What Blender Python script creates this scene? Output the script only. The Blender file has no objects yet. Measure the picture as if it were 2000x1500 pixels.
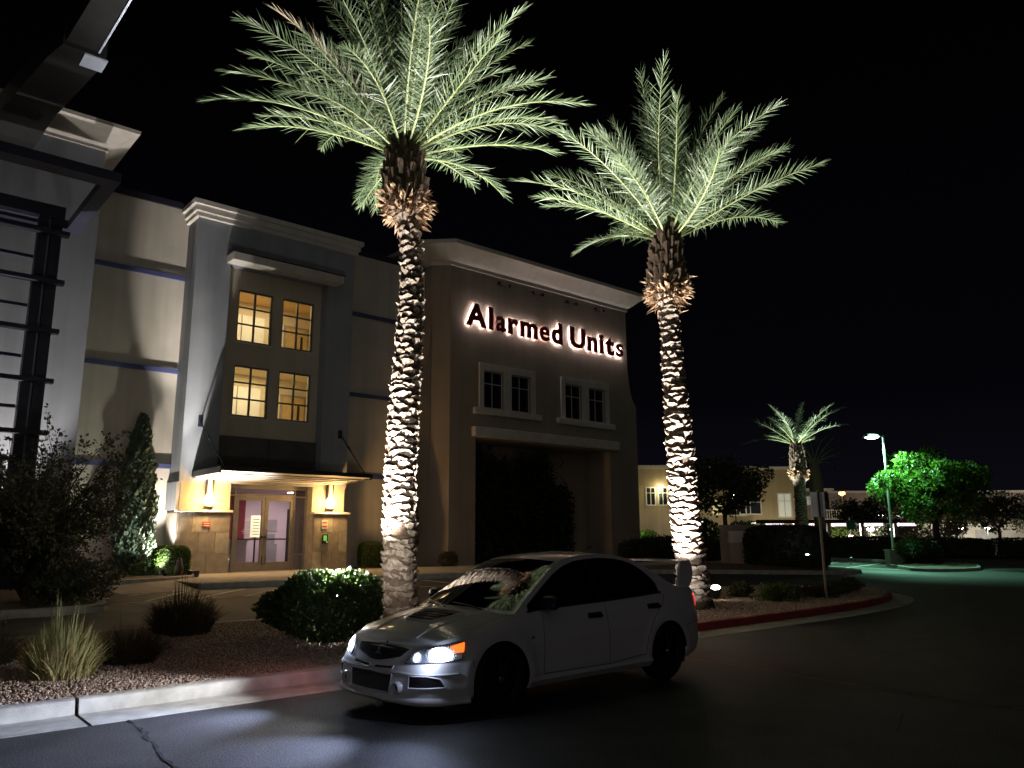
import bpy, bmesh, math, random
import numpy as np
from mathutils import Vector, Matrix

SC = bpy.context.scene
COL = SC.collection
RNG = np.random.default_rng(7)
random.seed(7)

# ------------------------------------------------------------------ camera
YAW, PITCH, ROLL = 0.7114916, 0.1916401, -0.0035658
F0 = np.array([math.sin(YAW), math.cos(YAW), 0.0])
R0 = np.array([math.cos(YAW), -math.sin(YAW), 0.0])
ZUP = np.array([0, 0, 1.0])
_F = F0 * math.cos(PITCH) + ZUP * math.sin(PITCH)
_U = ZUP * math.cos(PITCH) - F0 * math.sin(PITCH)
_R = R0 * math.cos(ROLL) + _U * math.sin(ROLL)
_U = _U * math.cos(ROLL) - R0 * math.sin(ROLL)
cam_data = bpy.data.cameras.new("camera")
cam = bpy.data.objects.new("camera", cam_data)
COL.objects.link(cam)
cam_data.sensor_width = 36.0
cam_data.lens = 1530.0 / 2000.0 * 36.0
cam_data.clip_start = 0.05
cam_data.clip_end = 2000.0
cam.matrix_world = Matrix(((_R[0], _U[0], -_F[0], 0.0), (_R[1], _U[1], -_F[1], 0.0), (_R[2], _U[2], -_F[2], 1.63), (0, 0, 0, 1)))
SC.camera = cam

# ------------------------------------------------------------------ world: night sky
world = bpy.data.worlds.new("World")
SC.world = world
world.use_nodes = True
wn, wl = world.node_tree.nodes, world.node_tree.links
wn.clear()
w_out = wn.new("ShaderNodeOutputWorld")
w_bg = wn.new("ShaderNodeBackground")
w_sky = wn.new("ShaderNodeTexSky")
w_sky.sky_type = 'NISHITA'
w_sky.sun_disc = False
w_sky.sun_elevation = math.radians(-4.0)
w_sky.sun_rotation = math.radians(200)
w_mix = wn.new("ShaderNodeMixRGB")
w_mix.blend_type = 'ADD'
w_mix.inputs[0].default_value = 1.0
w_tc = wn.new("ShaderNodeTexCoord")
w_sep = wn.new("ShaderNodeSeparateXYZ")
w_ramp = wn.new("ShaderNodeValToRGB")
w_ramp.color_ramp.elements[0].position = 0.0
w_ramp.color_ramp.elements[0].color = (0.0036, 0.0034, 0.0062, 1)
w_ramp.color_ramp.elements[1].position = 0.55
w_ramp.color_ramp.elements[1].color = (0.0004, 0.0004, 0.0006, 1)
e = w_ramp.color_ramp.elements.new(0.18)
e.color = (0.0011, 0.0011, 0.0020, 1)
w_scale = wn.new("ShaderNodeMixRGB")
w_scale.blend_type = 'MULTIPLY'
w_scale.inputs[0].default_value = 1.0
w_scale.inputs[2].default_value = (0.0004, 0.0004, 0.0004, 1)
wl.new(w_tc.outputs["Generated"], w_sep.inputs[0])
wl.new(w_sep.outputs[2], w_ramp.inputs[0])
wl.new(w_sky.outputs[0], w_scale.inputs[1])
wl.new(w_ramp.outputs[0], w_mix.inputs[1])
wl.new(w_scale.outputs[0], w_mix.inputs[2])
wl.new(w_mix.outputs[0], w_bg.inputs[0])
w_bg.inputs[1].default_value = 1.0
wl.new(w_bg.outputs[0], w_out.inputs[0])

# faint, very soft glow of the town behind the camera (the only sun lamp)
sun_d = bpy.data.lights.new("town_glow", 'SUN')
sun_d.energy = 0.095
sun_d.angle = math.radians(70)
sun_d.color = (1.0, 0.93, 0.90)
sun = bpy.data.objects.new("town_glow", sun_d)
COL.objects.link(sun)
_sd = Vector((0.56, 0.70, -0.24)).normalized()
sun.rotation_euler = _sd.to_track_quat('-Z', 'Y').to_euler()

SC.view_settings.view_transform = 'Standard'
SC.view_settings.look = 'None'
SC.view_settings.exposure = 0.0
SC.view_settings.gamma = 1.0
SC.view_settings.use_curve_mapping = False
SC.render.engine = 'CYCLES'
SC.cycles.use_denoising = True
SC.cycles.max_bounces = 5
SC.cycles.diffuse_bounces = 3
SC.cycles.glossy_bounces = 3
SC.cycles.transparent_max_bounces = 8
SC.cycles.sample_clamp_indirect = 4.0
SC.cycles.caustics_reflective = False
SC.cycles.caustics_refractive = False

# ------------------------------------------------------------------ materials
MATS = {}


def mat(name, col, rough=0.8, var=0.12, scale=3.0, bump=0.0, bscale=40.0, metal=0.0, spec=0.4,
        emit=None, estr=0.0, trans=0.0, coat=0.0, col2=None, detail=5.0):
    if name in MATS:
        return MATS[name]
    m = bpy.data.materials.new(name)
    m.use_nodes = True
    n, l = m.node_tree.nodes, m.node_tree.links
    b = n["Principled BSDF"]
    b.inputs["Roughness"].default_value = rough
    b.inputs["Metallic"].default_value = metal
    b.inputs["Specular IOR Level"].default_value = spec
    b.inputs["Coat Weight"].default_value = coat
    b.inputs["Coat Roughness"].default_value = 0.03
    geo = n.new("ShaderNodeNewGeometry")
    if var > 0 or col2:
        nz = n.new("ShaderNodeTexNoise")
        nz.inputs["Scale"].default_value = scale
        nz.inputs["Detail"].default_value = detail
        l.new(geo.outputs["Position"], nz.inputs["Vector"])
        rp = n.new("ShaderNodeValToRGB")
        rp.color_ramp.elements[0].position = 0.32
        rp.color_ramp.elements[1].position = 0.68
        c2 = col2 if col2 else tuple(min(1.0, c * (1 + var)) for c in col)
        c1 = col if col2 else tuple(c * (1 - var) for c in col)
        rp.color_ramp.elements[0].color = (*c1, 1)
        rp.color_ramp.elements[1].color = (*c2, 1)
        l.new(nz.outputs["Fac"], rp.inputs[0])
        l.new(rp.outputs[0], b.inputs["Base Color"])
    else:
        b.inputs["Base Color"].default_value = (*col, 1)
    if bump > 0:
        nb = n.new("ShaderNodeTexNoise")
        nb.inputs["Scale"].default_value = bscale
        nb.inputs["Detail"].default_value = 4.0
        l.new(geo.outputs["Position"], nb.inputs["Vector"])
        bp = n.new("ShaderNodeBump")
        bp.inputs["Strength"].default_value = bump
        bp.inputs["Distance"].default_value = 0.02
        l.new(nb.outputs["Fac"], bp.inputs["Height"])
        l.new(bp.outputs[0], b.inputs["Normal"])
    if emit:
        b.inputs["Emission Color"].default_value = (*emit, 1)
        b.inputs["Emission Strength"].default_value = estr
    if trans > 0:  # thin leaf: some light passes through
        tr = n.new("ShaderNodeBsdfTranslucent")
        mx = n.new("ShaderNodeMixShader")
        mx.inputs[0].default_value = trans
        out = n["Material Output"]
        src = b.inputs["Base Color"]
        if src.is_linked:
            l.new(src.links[0].from_socket, tr.inputs[0])
        else:
            tr.inputs[0].default_value = (*col, 1)
        l.new(b.outputs[0], mx.inputs[1])
        l.new(tr.outputs[0], mx.inputs[2])
        l.new(mx.outputs[0], out.inputs[0])
    MATS[name] = m
    return m


def glass_mat(name, tint, opacity=0.25, rough=0.03):
    """thin pane: see-through with a reflection"""
    if name in MATS:
        return MATS[name]
    m = bpy.data.materials.new(name)
    m.use_nodes = True
    n, l = m.node_tree.nodes, m.node_tree.links
    n.remove(n["Principled BSDF"])
    t = n.new("ShaderNodeBsdfTransparent")
    t.inputs[0].default_value = (*tint, 1)
    g = n.new("ShaderNodeBsdfGlossy")
    g.inputs["Roughness"].default_value = rough
    fr = n.new("ShaderNodeFresnel")
    fr.inputs[0].default_value = 1.45
    mul = n.new("ShaderNodeMath")
    mul.operation = 'MULTIPLY'
    mul.inputs[1].default_value = opacity * 4
    mul.use_clamp = True
    mx = n.new("ShaderNodeMixShader")
    l.new(fr.outputs[0], mul.inputs[0])
    l.new(mul.outputs[0], mx.inputs[0])
    l.new(t.outputs[0], mx.inputs[1])
    l.new(g.outputs[0], mx.inputs[2])
    l.new(mx.outputs[0], n["Material Output"].inputs[0])
    MATS[name] = m
    return m


def stucco_mat(name, col, streak=0.10):
    """painted render: fine sandy relief, faint vertical weather streaks and blotches"""
    if name in MATS:
        return MATS[name]
    m = mat(name, col, rough=0.9, var=0.07, scale=0.9, bump=0.35, bscale=55, spec=0.2)
    n, l = m.node_tree.nodes, m.node_tree.links
    b = n["Principled BSDF"]
    geo = [x for x in n if x.type == 'NEW_GEOMETRY'][0]
    mp = n.new("ShaderNodeMapping")
    mp.inputs["Scale"].default_value = (2.2, 2.2, 0.12)
    nz = n.new("ShaderNodeTexNoise")
    nz.inputs["Scale"].default_value = 1.6
    nz.inputs["Detail"].default_value = 6
    l.new(geo.outputs["Position"], mp.inputs[0])
    l.new(mp.outputs[0], nz.inputs["Vector"])
    rp = n.new("ShaderNodeValToRGB")
    rp.color_ramp.elements[0].position = 0.35
    rp.color_ramp.elements[0].color = (1 - streak, 1 - streak, 1 - streak * 1.1, 1)
    rp.color_ramp.elements[1].position = 0.6
    rp.color_ramp.elements[1].color = (1, 1, 1, 1)
    l.new(nz.outputs["Fac"], rp.inputs[0])
    mu = n.new("ShaderNodeMixRGB")
    mu.blend_type = 'MULTIPLY'
    mu.inputs[0].default_value = 1.0
    src = b.inputs["Base Color"].links[0].from_socket
    l.new(src, mu.inputs[1])
    l.new(rp.outputs[0], mu.inputs[2])
    l.new(mu.outputs[0], b.inputs["Base Color"])
    return m


def asphalt_mat():
    m = bpy.data.materials.new("asphalt")
    m.use_nodes = True
    n, l = m.node_tree.nodes, m.node_tree.links
    b = n["Principled BSDF"]
    b.inputs["Specular IOR Level"].default_value = 0.5
    geo = n.new("ShaderNodeNewGeometry")

    def noise(s, d=4):
        z = n.new("ShaderNodeTexNoise")
        z.inputs["Scale"].default_value = s
        z.inputs["Detail"].default_value = d
        l.new(geo.outputs["Position"], z.inputs["Vector"])
        return z
    big, fine = noise(0.35, 6), noise(62, 4)
    vor = n.new("ShaderNodeTexVoronoi")
    vor.inputs["Scale"].default_value = 110
    l.new(geo.outputs["Position"], vor.inputs["Vector"])
    r1 = n.new("ShaderNodeValToRGB")
    r1.color_ramp.elements[0].position, r1.color_ramp.elements[1].position = 0.3, 0.7
    r1.color_ramp.elements[0].color = (0.026, 0.026, 0.028, 1)
    r1.color_ramp.elements[1].color = (0.046, 0.045, 0.045, 1)
    l.new(big.outputs["Fac"], r1.inputs[0])
    r2 = n.new("ShaderNodeValToRGB")
    r2.color_ramp.elements[0].position, r2.color_ramp.elements[1].position = 0.42, 0.72
    r2.color_ramp.elements[0].color = (0.38, 0.38, 0.38, 1)
    r2.color_ramp.elements[1].color = (2.7, 2.65, 2.6, 1)
    l.new(fine.outputs["Fac"], r2.inputs[0])
    mu = n.new("ShaderNodeMixRGB")
    mu.blend_type = 'MULTIPLY'
    mu.inputs[0].default_value = 1
    l.new(r1.outputs[0], mu.inputs[1])
    l.new(r2.outputs[0], mu.inputs[2])
    mid = noise(1.7, 8)
    r3 = n.new("ShaderNodeValToRGB")
    r3.color_ramp.elements[0].position, r3.color_ramp.elements[1].position = 0.36, 0.6
    r3.color_ramp.elements[0].color = (0.62, 0.62, 0.64, 1)
    r3.color_ramp.elements[1].color = (1.08, 1.08, 1.06, 1)
    l.new(mid.outputs["Fac"], r3.inputs[0])
    mu2 = n.new("ShaderNodeMixRGB")
    mu2.blend_type = 'MULTIPLY'
    mu2.inputs[0].default_value = 1
    l.new(mu.outputs[0], mu2.inputs[1])
    l.new(r3.outputs[0], mu2.inputs[2])
    l.new(mu2.outputs[0], b.inputs["Base Color"])
    rr = n.new("ShaderNodeMapRange")
    rr.inputs[3].default_value, rr.inputs[4].default_value = 0.62, 0.9
    l.new(big.outputs["Fac"], rr.inputs[0])
    l.new(rr.outputs[0], b.inputs["Roughness"])
    bp = n.new("ShaderNodeBump")
    bp.inputs["Strength"].default_value = 0.4
    bp.inputs["Distance"].default_value = 0.006
    ad = n.new("ShaderNodeMath")
    ad.operation = 'ADD'
    l.new(vor.outputs["Distance"], ad.inputs[0])
    l.new(fine.outputs["Fac"], ad.inputs[1])
    l.new(ad.outputs[0], bp.inputs["Height"])
    l.new(bp.outputs[0], b.inputs["Normal"])
    return m


# ------------------------------------------------------------------ helpers
class MB:
    """collects polygons for one mesh object"""
    def __init__(self):
        self.v, self.f = [], []

    def add(self, verts, faces):
        o = len(self.v)
        self.v.extend(tuple(map(float, p)) for p in verts)
        self.f.extend(tuple(i + o for i in f) for f in faces)
        return self

    def box(self, x0, y0, z0, x1, y1, z1):
        x0, x1 = min(x0, x1), max(x0, x1)
        y0, y1 = min(y0, y1), max(y0, y1)
        z0, z1 = min(z0, z1), max(z0, z1)
        return self.add([(x0, y0, z0), (x1, y0, z0), (x1, y1, z0), (x0, y1, z0), (x0, y0, z1), (x1, y0, z1), (x1, y1, z1), (x0, y1, z1)],
                        [(0, 3, 2, 1), (4, 5, 6, 7), (0, 1, 5, 4), (1, 2, 6, 5), (2, 3, 7, 6), (3, 0, 4, 7)])

    def prism(self, poly, a0, a1, axis='y'):
        """poly = 2-D outline, extruded along an axis (x: poly is y,z; y: poly is x,z; z: poly is x,y)"""
        n = len(poly)
        def P(p, a):
            return {'x': (a, p[0], p[1]), 'y': (p[0], a, p[1]), 'z': (p[0], p[1], a)}[axis]
        v = [P(p, a0) for p in poly] + [P(p, a1) for p in poly]
        f = [tuple(range(n)), tuple(range(2 * n - 1, n - 1, -1))]
        f += [(i, i + n, (i + 1) % n + n, (i + 1) % n) for i in range(n)]
        return self.add(v, f)

    def tube(self, pts, rad, n=8, cap=True):
        pts = [np.array(p, float) for p in pts]
        if not hasattr(rad, '__len__'):
            rad = [rad] * len(pts)
        v, f = [], []
        ref = None
        for i, p in enumerate(pts):
            d = pts[min(i + 1, len(pts) - 1)] - pts[max(i - 1, 0)]
            d = d / (np.linalg.norm(d) + 1e-9)
            if ref is None:
                ref = np.array([0, 0, 1.0]) if abs(d[2]) < 0.9 else np.array([1.0, 0, 0])
            a = np.cross(d, ref)
            a /= np.linalg.norm(a) + 1e-9
            b = np.cross(a, d)
            ref = b
            for k in range(n):
                t = 2 * math.pi * k / n
                v.append(p + rad[i] * (a * math.cos(t) + b * math.sin(t)))
        for i in range(len(pts) - 1):
            for k in range(n):
                f.append((i * n + k, i * n + (k + 1) % n, (i + 1) * n + (k + 1) % n, (i + 1) * n + k))
        if cap:
            f.append(tuple(range(n - 1, -1, -1)))
            m = (len(pts) - 1) * n
            f.append(tuple(range(m, m + n)))
        return self.add(v, f)

    def lathe(self, prof, n=24, c=(0, 0, 0), axis='z', close=False):
        """prof = list of (radius, along-axis)"""
        v, f = [], []
        for r, a in prof:
            for k in range(n):
                t = 2 * math.pi * k / n
                p = (r * math.cos(t), r * math.sin(t), a)
                if axis == 'y':
                    p = (p[0], p[2], p[1])
                elif axis == 'x':
                    p = (p[2], p[0], p[1])
                v.append((p[0] + c[0], p[1] + c[1], p[2] + c[2]))
        m = len(prof)
        for i in range(m - 1 if not close else m):
            j = (i + 1) % m
            for k in range(n):
                f.append((i * n + k, i * n + (k + 1) % n, j * n + (k + 1) % n, j * n + k))
        return self.add(v, f)

    def grid(self, rows):
        """rows of equal-length point lists"""
        nr, nc = len(rows), len(rows[0])
        v = [p for r in rows for p in r]
        f = [(i * nc + j, i * nc + j + 1, (i + 1) * nc + j + 1, (i + 1) * nc + j) for i in range(nr - 1) for j in range(nc - 1)]
        return self.add(v, f)

    def sphere(self, c, r, nu=12, nv=8, sx=1, sy=1, sz=1):
        v, f = [], []
        for i in range(nv + 1):
            ph = math.pi * i / nv
            for k in range(nu):
                t = 2 * math.pi * k / nu
                v.append((c[0] + r * sx * math.sin(ph) * math.cos(t), c[1] + r * sy * math.sin(ph) * math.sin(t), c[2] + r * sz * math.cos(ph)))
        for i in range(nv):
            for k in range(nu):
                f.append((i * nu + k, (i + 1) * nu + k, (i + 1) * nu + (k + 1) % nu, i * nu + (k + 1) % nu))
        return self.add(v, f)

    def mesh(self, name):
        me = bpy.data.meshes.new(name)
        me.from_pydata(self.v, [], self.f)
        me.validate()
        me.update()
        return me


def link(name, data, parent=None, loc=(0, 0, 0), rot=(0, 0, 0)):
    o = bpy.data.objects.new(name, data)
    COL.objects.link(o)
    o.location = loc
    o.rotation_euler = rot
    if parent is not None:
        o.parent = parent
    return o


def tag(o, label=None, cat=None, group=None, kind=None):
    if label:
        o["label"] = label
    if cat:
        o["category"] = cat
    if group:
        o["group"] = group
    if kind:
        o["kind"] = kind
    return o


def fixn(me):
    bm = bmesh.new()
    bm.from_mesh(me)
    bmesh.ops.recalc_face_normals(bm, faces=bm.faces)
    bm.to_mesh(me)
    bm.free()


def obj(name, mb, m, parent=None, loc=(0, 0, 0), rot=(0, 0, 0), smooth=False, bevel=0.0, angle=35, norm=True):
    me = mb.mesh(name) if isinstance(mb, MB) else mb
    if norm and isinstance(mb, MB):
        fixn(me)
    if m is not None:
        me.materials.clear()
        me.materials.append(m)
    if smooth:
        me.polygons.foreach_set("use_smooth", np.ones(len(me.polygons), bool))
        if angle < 180:
            me.set_sharp_from_angle(angle=math.radians(angle))
    o = link(name, me, parent, loc, rot)
    if bevel > 0:
        b = o.modifiers.new("bevel", 'BEVEL')
        b.width = bevel
        b.segments = 2
        b.limit_method = 'ANGLE'
    return o


def struct(name, mb, m, parent=None, **k):
    o = obj(name, mb, m, parent, **k)
    if parent is None:
        o["kind"] = "structure"
    return o


def thing(name, label, cat, loc=(0, 0, 0), rotz=0.0, group=None):
    o = link(name, None, None, loc, (0, 0, rotz))
    o.empty_display_size = 0.2
    return tag(o, label, cat, group)


def npmesh(name, V, Fc):
    """fast mesh from arrays; Fc is (n,k)"""
    me = bpy.data.meshes.new(name)
    V = np.asarray(V, np.float32)
    Fc = np.asarray(Fc, np.int32)
    n, k = Fc.shape
    me.vertices.add(len(V))
    me.vertices.foreach_set("co", V.ravel())
    me.loops.add(n * k)
    me.loops.foreach_set("vertex_index", Fc.ravel())
    me.polygons.add(n)
    me.polygons.foreach_set("loop_start", np.arange(0, n * k, k, dtype=np.int32))
    me.update(calc_edges=True)
    return me


def rot_to(d, spin):
    """rotation matrices (n,3,3) whose third column is d"""
    d = d / (np.linalg.norm(d, axis=1, keepdims=True) + 1e-9)
    ref = np.where(np.abs(d[:, 2:3]) < 0.9, np.array([[0, 0, 1.0]]), np.array([[1.0, 0, 0]]))
    a = np.cross(d, ref)
    a /= np.linalg.norm(a, axis=1, keepdims=True) + 1e-9
    b = np.cross(d, a)
    c, s = np.cos(spin)[:, None], np.sin(spin)[:, None]
    a2, b2 = a * c + b * s, b * c - a * s
    return np.stack([a2, b2, d], axis=2)


def scatter(tv, tf, pos, M, scl):
    """copies of a small template joined into one array pair"""
    tv, tf = np.asarray(tv, float), np.asarray(tf, int)
    n, k = len(pos), len(tv)
    scl = np.asarray(scl, float)
    if scl.ndim == 1:
        scl = scl[:, None]
    V = np.einsum('nij,nkj->nki', M, tv[None] * scl[:, None, :]) + pos[:, None, :]
    Fc = tf[None] + (np.arange(n) * k)[:, None, None]
    return V.reshape(-1, 3), Fc.reshape(-1, tf.shape[1])


def smooth01(t):
    t = np.clip(t, 0, 1)
    return t * t * (3 - 2 * t)


def gz(X, Y):
    """height of the paving: it climbs gently towards the building"""
    return 0.35 * smooth01((np.asarray(Y, float) - 11.5) / 8.5) * smooth01((36 - np.asarray(X, float)) / 6)


def RD(r, d):
    """ground point r metres to the right and d metres ahead along the street view"""
    p = R0 * r + F0 * d
    return float(p[0]), float(p[1])


def spot(name, loc, target, watts, deg=60, blend=0.5, col=(1, 1, 1), size=0.06, parent=None):
    d = bpy.data.lights.new(name, 'SPOT')
    d.energy, d.spot_size, d.spot_blend, d.color, d.shadow_soft_size = watts, math.radians(deg), blend, col, size
    o = bpy.data.objects.new(name, d)
    COL.objects.link(o)
    o.location = loc
    o.rotation_euler = (Vector(target) - Vector(loc)).to_track_quat('-Z', 'Y').to_euler()
    if parent is not None:
        o.parent = parent
        o.matrix_parent_inverse = Matrix.Translation(-Vector(parent.location))
    return o


def point(name, loc, watts, col=(1, 1, 1), size=0.05):
    d = bpy.data.lights.new(name, 'POINT')
    d.energy, d.color, d.shadow_soft_size = watts, col, size
    o = bpy.data.objects.new(name, d)
    COL.objects.link(o)
    o.location = loc
    return o


M_ASPH = asphalt_mat()
M_CONC = mat("concrete", (0.38, 0.36, 0.33), 0.9, 0.16, 2.2, 0.35, 70, spec=0.25)
M_CONC_D = mat("kerb_concrete", (0.40, 0.39, 0.36), 0.88, 0.24, 4.5, 0.25, 110, spec=0.25)
M_RED = mat("red_kerb_paint", (0.28, 0.045, 0.04), 0.75, 0.25, 4.0, 0.3, 50)
M_PAINT = mat("line_paint", (0.62, 0.60, 0.52), 0.8, 0.3, 9.0, 0.2, 60)
M_SOIL = mat("bed_soil", (0.14, 0.10, 0.075), 0.95, 0.3, 6.0, 0.6, 40)
M_GRAVEL = mat("gravel_stone", (0.24, 0.165, 0.125), 0.9, 0.0, 26.0, 0.0, 30, col2=(0.60, 0.47, 0.39), detail=2)
M_TAN = stucco_mat("tan_render", (0.40, 0.355, 0.285))
M_WINGTAN = stucco_mat("wing_render", (0.34, 0.285, 0.235))
M_CREAM = stucco_mat("cream_render", (0.60, 0.555, 0.49))
M_GREY = stucco_mat("blue_grey_render", (0.33, 0.35, 0.385))
M_TRIM = mat("white_trim", (0.62, 0.59, 0.54), 0.75, 0.08, 3.0, 0.15, 60)
M_BLUE = mat("blue_rail_paint", (0.085, 0.10, 0.24), 0.45, 0.08, 5)
M_NAVY = mat("navy_steel", (0.022, 0.024, 0.045), 0.5, 0.2, 3, 0.1, 30)
M_DARKMET = mat("dark_metal", (0.03, 0.03, 0.032), 0.5, 0.2, 5, metal=0.3)
M_BRONZE = mat("door_frame_metal", (0.30, 0.28, 0.25), 0.45, 0.08, 5, metal=0.4)
M_STONE = mat("stone_cladding", (0.27, 0.245, 0.21), 0.7, 0.2, 4.5, 0.25, 25)
M_STONE2 = mat("stone_cladding_pale", (0.36, 0.34, 0.30), 0.7, 0.2, 4.5, 0.25, 25)
M_BLACKGLASS = mat("dark_window_glass", (0.012, 0.014, 0.02), 0.06, 0.0, spec=0.6)
M_GLASS = glass_mat("clear_pane", (0.93, 0.93, 0.91), 0.25)
# ================================================================== GROUND
def axis(a, b, c, d, fine, n):
    lo = a - np.geomspace(1, a - b + 1, n)[::-1] + 1 if b < a else []
    lo = [b + (a - b) * (1 - ((n - i) / n) ** 2) for i in range(n)]
    hi = [c + (d - c) * ((i + 1) / n) ** 2 for i in range(n)]
    return lo + list(np.arange(a, c, fine)) + [c] + hi


gx, gy = axis(-15, -300, 62, 700, 0.7, 12), axis(-8, -250, 40, 700, 0.7, 12)
g_rows = [[(x, yv, float(gz(x, yv))) for x in gx] for yv in gy]
struct("ground", MB().grid(g_rows), M_ASPH, smooth=True, angle=180)


def ribbon(pts, w, off=0.004, step=0.4, jitter=0.0):
    """flat strip on the paving along a ground polyline"""
    P = []
    for (x0, y0), (x1, y1) in zip(pts[:-1], pts[1:]):
        n = max(1, int(math.hypot(x1 - x0, y1 - y0) / step))
        P += [(x0 + (x1 - x0) * i / n, y0 + (y1 - y0) * i / n) for i in range(n)]
    P.append(pts[-1])
    rows = []
    for i, (x, yv) in enumerate(P):
        a, b = P[max(i - 1, 0)], P[min(i + 1, len(P) - 1)]
        dx, dy = b[0] - a[0], b[1] - a[1]
        k = math.hypot(dx, dy)
        nx, ny = -dy / k, dx / k
        ww = w * (1 + jitter * random.uniform(-1, 1)) / 2
        jx = jitter * w * random.uniform(-1, 1)
        x, yv = x + nx * jx, yv + ny * jx
        rows.append([(x - nx * ww, yv - ny * ww, float(gz(x, yv)) + off), (x + nx * ww, yv + ny * ww, float(gz(x, yv)) + off)])
    return MB().grid(rows)


M_CRACK = mat("crack_tar", (0.008, 0.008, 0.008), 0.95, 0.0)
M_SEAM = mat("pale_seam", (0.14, 0.13, 0.125), 0.9, 0.3, 12)
crack = [(2.31, 8.02), (2.28, 7.67), (2.26, 7.4), (2.21, 7.05), (2.2, 6.81), (2.13, 6.55), (2.12, 6.35), (2.1, 6.15), (2.01, 5.6), (1.8, 4.6), (1.7, 3.0)]
struct("road_crack", ribbon(crack, 0.026, 0.004, 0.07, 0.95), M_CRACK)
seam = [(9.1, 7.98), (9.06, 6.95), (8.99, 5.77), (8.85, 4.76), (8.82, 3.95), (8.87, 3.18), (8.7, 1.0)]
struct("road_joint", ribbon(seam, 0.07, 0.004, 0.12, 0.25), M_SEAM)
struct("road_joint_gap", ribbon([(x + 0.01, yv) for x, yv in seam], 0.022, 0.008, 0.12, 0.3), M_CRACK)
for k, pts in enumerate([[(7.0, 3.2), (7.8, 3.5), (8.2, 3.35)], [(11.5, 6.4), (12.3, 6.0), (13.4, 6.2)], [(14.0, 5.0), (16.0, 4.7), (18.5, 5.2)]]):
    struct("road_crack", ribbon(pts, 0.012, 0.004, 0.1, 0.6), M_CRACK)

# --- kerbs ------------------------------------------------------------------
KERB_PROF = [(-0.17, 0.150), (-0.03, 0.152), (-0.012, 0.140), (0.012, 0.018), (0.03, 0.014), (0.50, 0.006), (0.50, -0.12), (-0.17, -0.12)]
KERB_ONLY = [(-0.17, 0.150), (-0.03, 0.152), (-0.012, 0.140), (0.012, 0.012), (0.012, -0.12), (-0.17, -0.12)]


def resample(pts, step):
    pts = [np.array(p, float) for p in pts]
    out = [pts[0]]
    for a, b in zip(pts[:-1], pts[1:]):
        n = max(1, int(round(np.linalg.norm(b - a) / step)))
        out += [a + (b - a) * (i + 1) / n for i in range(n)]
    return out


def smooth_path(pts, n=6):
    """Catmull-Rom through the points"""
    P = [np.array(p, float) for p in pts]
    P = [2 * P[0] - P[1]] + P + [2 * P[-1] - P[-2]]
    out = []
    for i in range(1, len(P) - 2):
        for k in range(n):
            t = k / n
            a, b, c, d = P[i - 1], P[i], P[i + 1], P[i + 2]
            out.append(0.5 * (2 * b + (c - a) * t + (2 * a - 5 * b + 4 * c - d) * t * t + (3 * b - a - 3 * c + d) * t ** 3))
    out.append(P[-2])
    return out


def sweep(path, prof, zfun, side=1, gap=0.0):
    """sweep a (out, z) profile along a ground path; out is to the right of travel times side"""
    path = [np.array(p, float) for p in path]
    rows = []
    for i, p in enumerate(path):
        a, b = path[max(i - 1, 0)], path[min(i + 1, len(path) - 1)]
        t = (b - a) / (np.linalg.norm(b - a) + 1e-9)
        nrm = np.array([t[1], -t[0]]) * side
        q = p.copy()
        if i == 0:
            q = p + t * gap
        if i == len(path) - 1:
            q = p - t * gap
        z0 = float(zfun(q[0], q[1]))
        rows.append([(q[0] + nrm[0] * o, q[1] + nrm[1] * o, z0 + z) for o, z in prof] )
    mb = MB()
    n = len(prof)
    rows2 = [r + [r[0]] for r in rows]
    mb.grid(rows2)
    mb.add(rows[0], [tuple(range(n))])
    mb.add(rows[-1], [tuple(range(n - 1, -1, -1))])
    return mb


def kerb_line(name, path, side, prof, m, seclen=3.05, gap=0.014, zfun=gz, start=0.0):
    root = link(name, None)
    root["kind"] = "structure"
    path = resample(path, 0.35)
    cum = np.concatenate([[0], np.cumsum([np.linalg.norm(b - a) for a, b in zip(path[:-1], path[1:])])])
    total = cum[-1]
    X = [p[0] for p in path]
    Yv = [p[1] for p in path]
    cuts = [0.0] + list(np.arange(start if start > 0.3 else start + seclen, total - 0.3, seclen)) + [total]
    for a, b in zip(cuts[:-1], cuts[1:]):
        ss = np.linspace(a, b, max(2, int((b - a) / 0.4) + 1))
        obj("kerb_section", sweep([(np.interp(s, cum, X), np.interp(s, cum, Yv)) for s in ss], prof, zfun, side, gap), m, root, smooth=True, angle=40)
    return root


nose = [(15, 8.5), (17.5, 8.62), (19.6, 8.95), (21.4, 9.6), (22.6, 10.5), (22.9, 11.3), (22.5, 12.3), (21.4, 13.1), (19.6, 13.6), (17, 13.8)]
bed_front = [np.array(p, float) for p in [(-14, 8.5), (8, 8.5), (15, 8.5)]]
bed_path = bed_front[:2] + smooth_path(nose, 6) + [np.array((-14, 13.8))]
red_path = [np.array((8.0, 8.5))] + smooth_path(nose, 6)
kerb_line("kerb", bed_path, 1, KERB_PROF, M_CONC_D, start=0.62 + 0.6 + 14.7 - 3.05 * 5 + 0.05, gap=0.017)
# red paint on the kerb's face and top, 4 mm proud
RED_PROF = [(-0.165, 0.154), (-0.028, 0.157), (-0.006, 0.144), (0.018, 0.022)]
rp = resample(red_path, 0.35)
rrows = []
for i, p in enumerate(rp):
    a, b = rp[max(i - 1, 0)], rp[min(i + 1, len(rp) - 1)]
    t = (b - a) / np.linalg.norm(b - a)
    nr = np.array([t[1], -t[0]])
    rrows.append([(p[0] + nr[0] * o, p[1] + nr[1] * o, float(gz(*p)) + z) for o, z in RED_PROF])
struct("kerb_paint", MB().grid(rrows), M_RED, smooth=True, angle=40)

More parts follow.
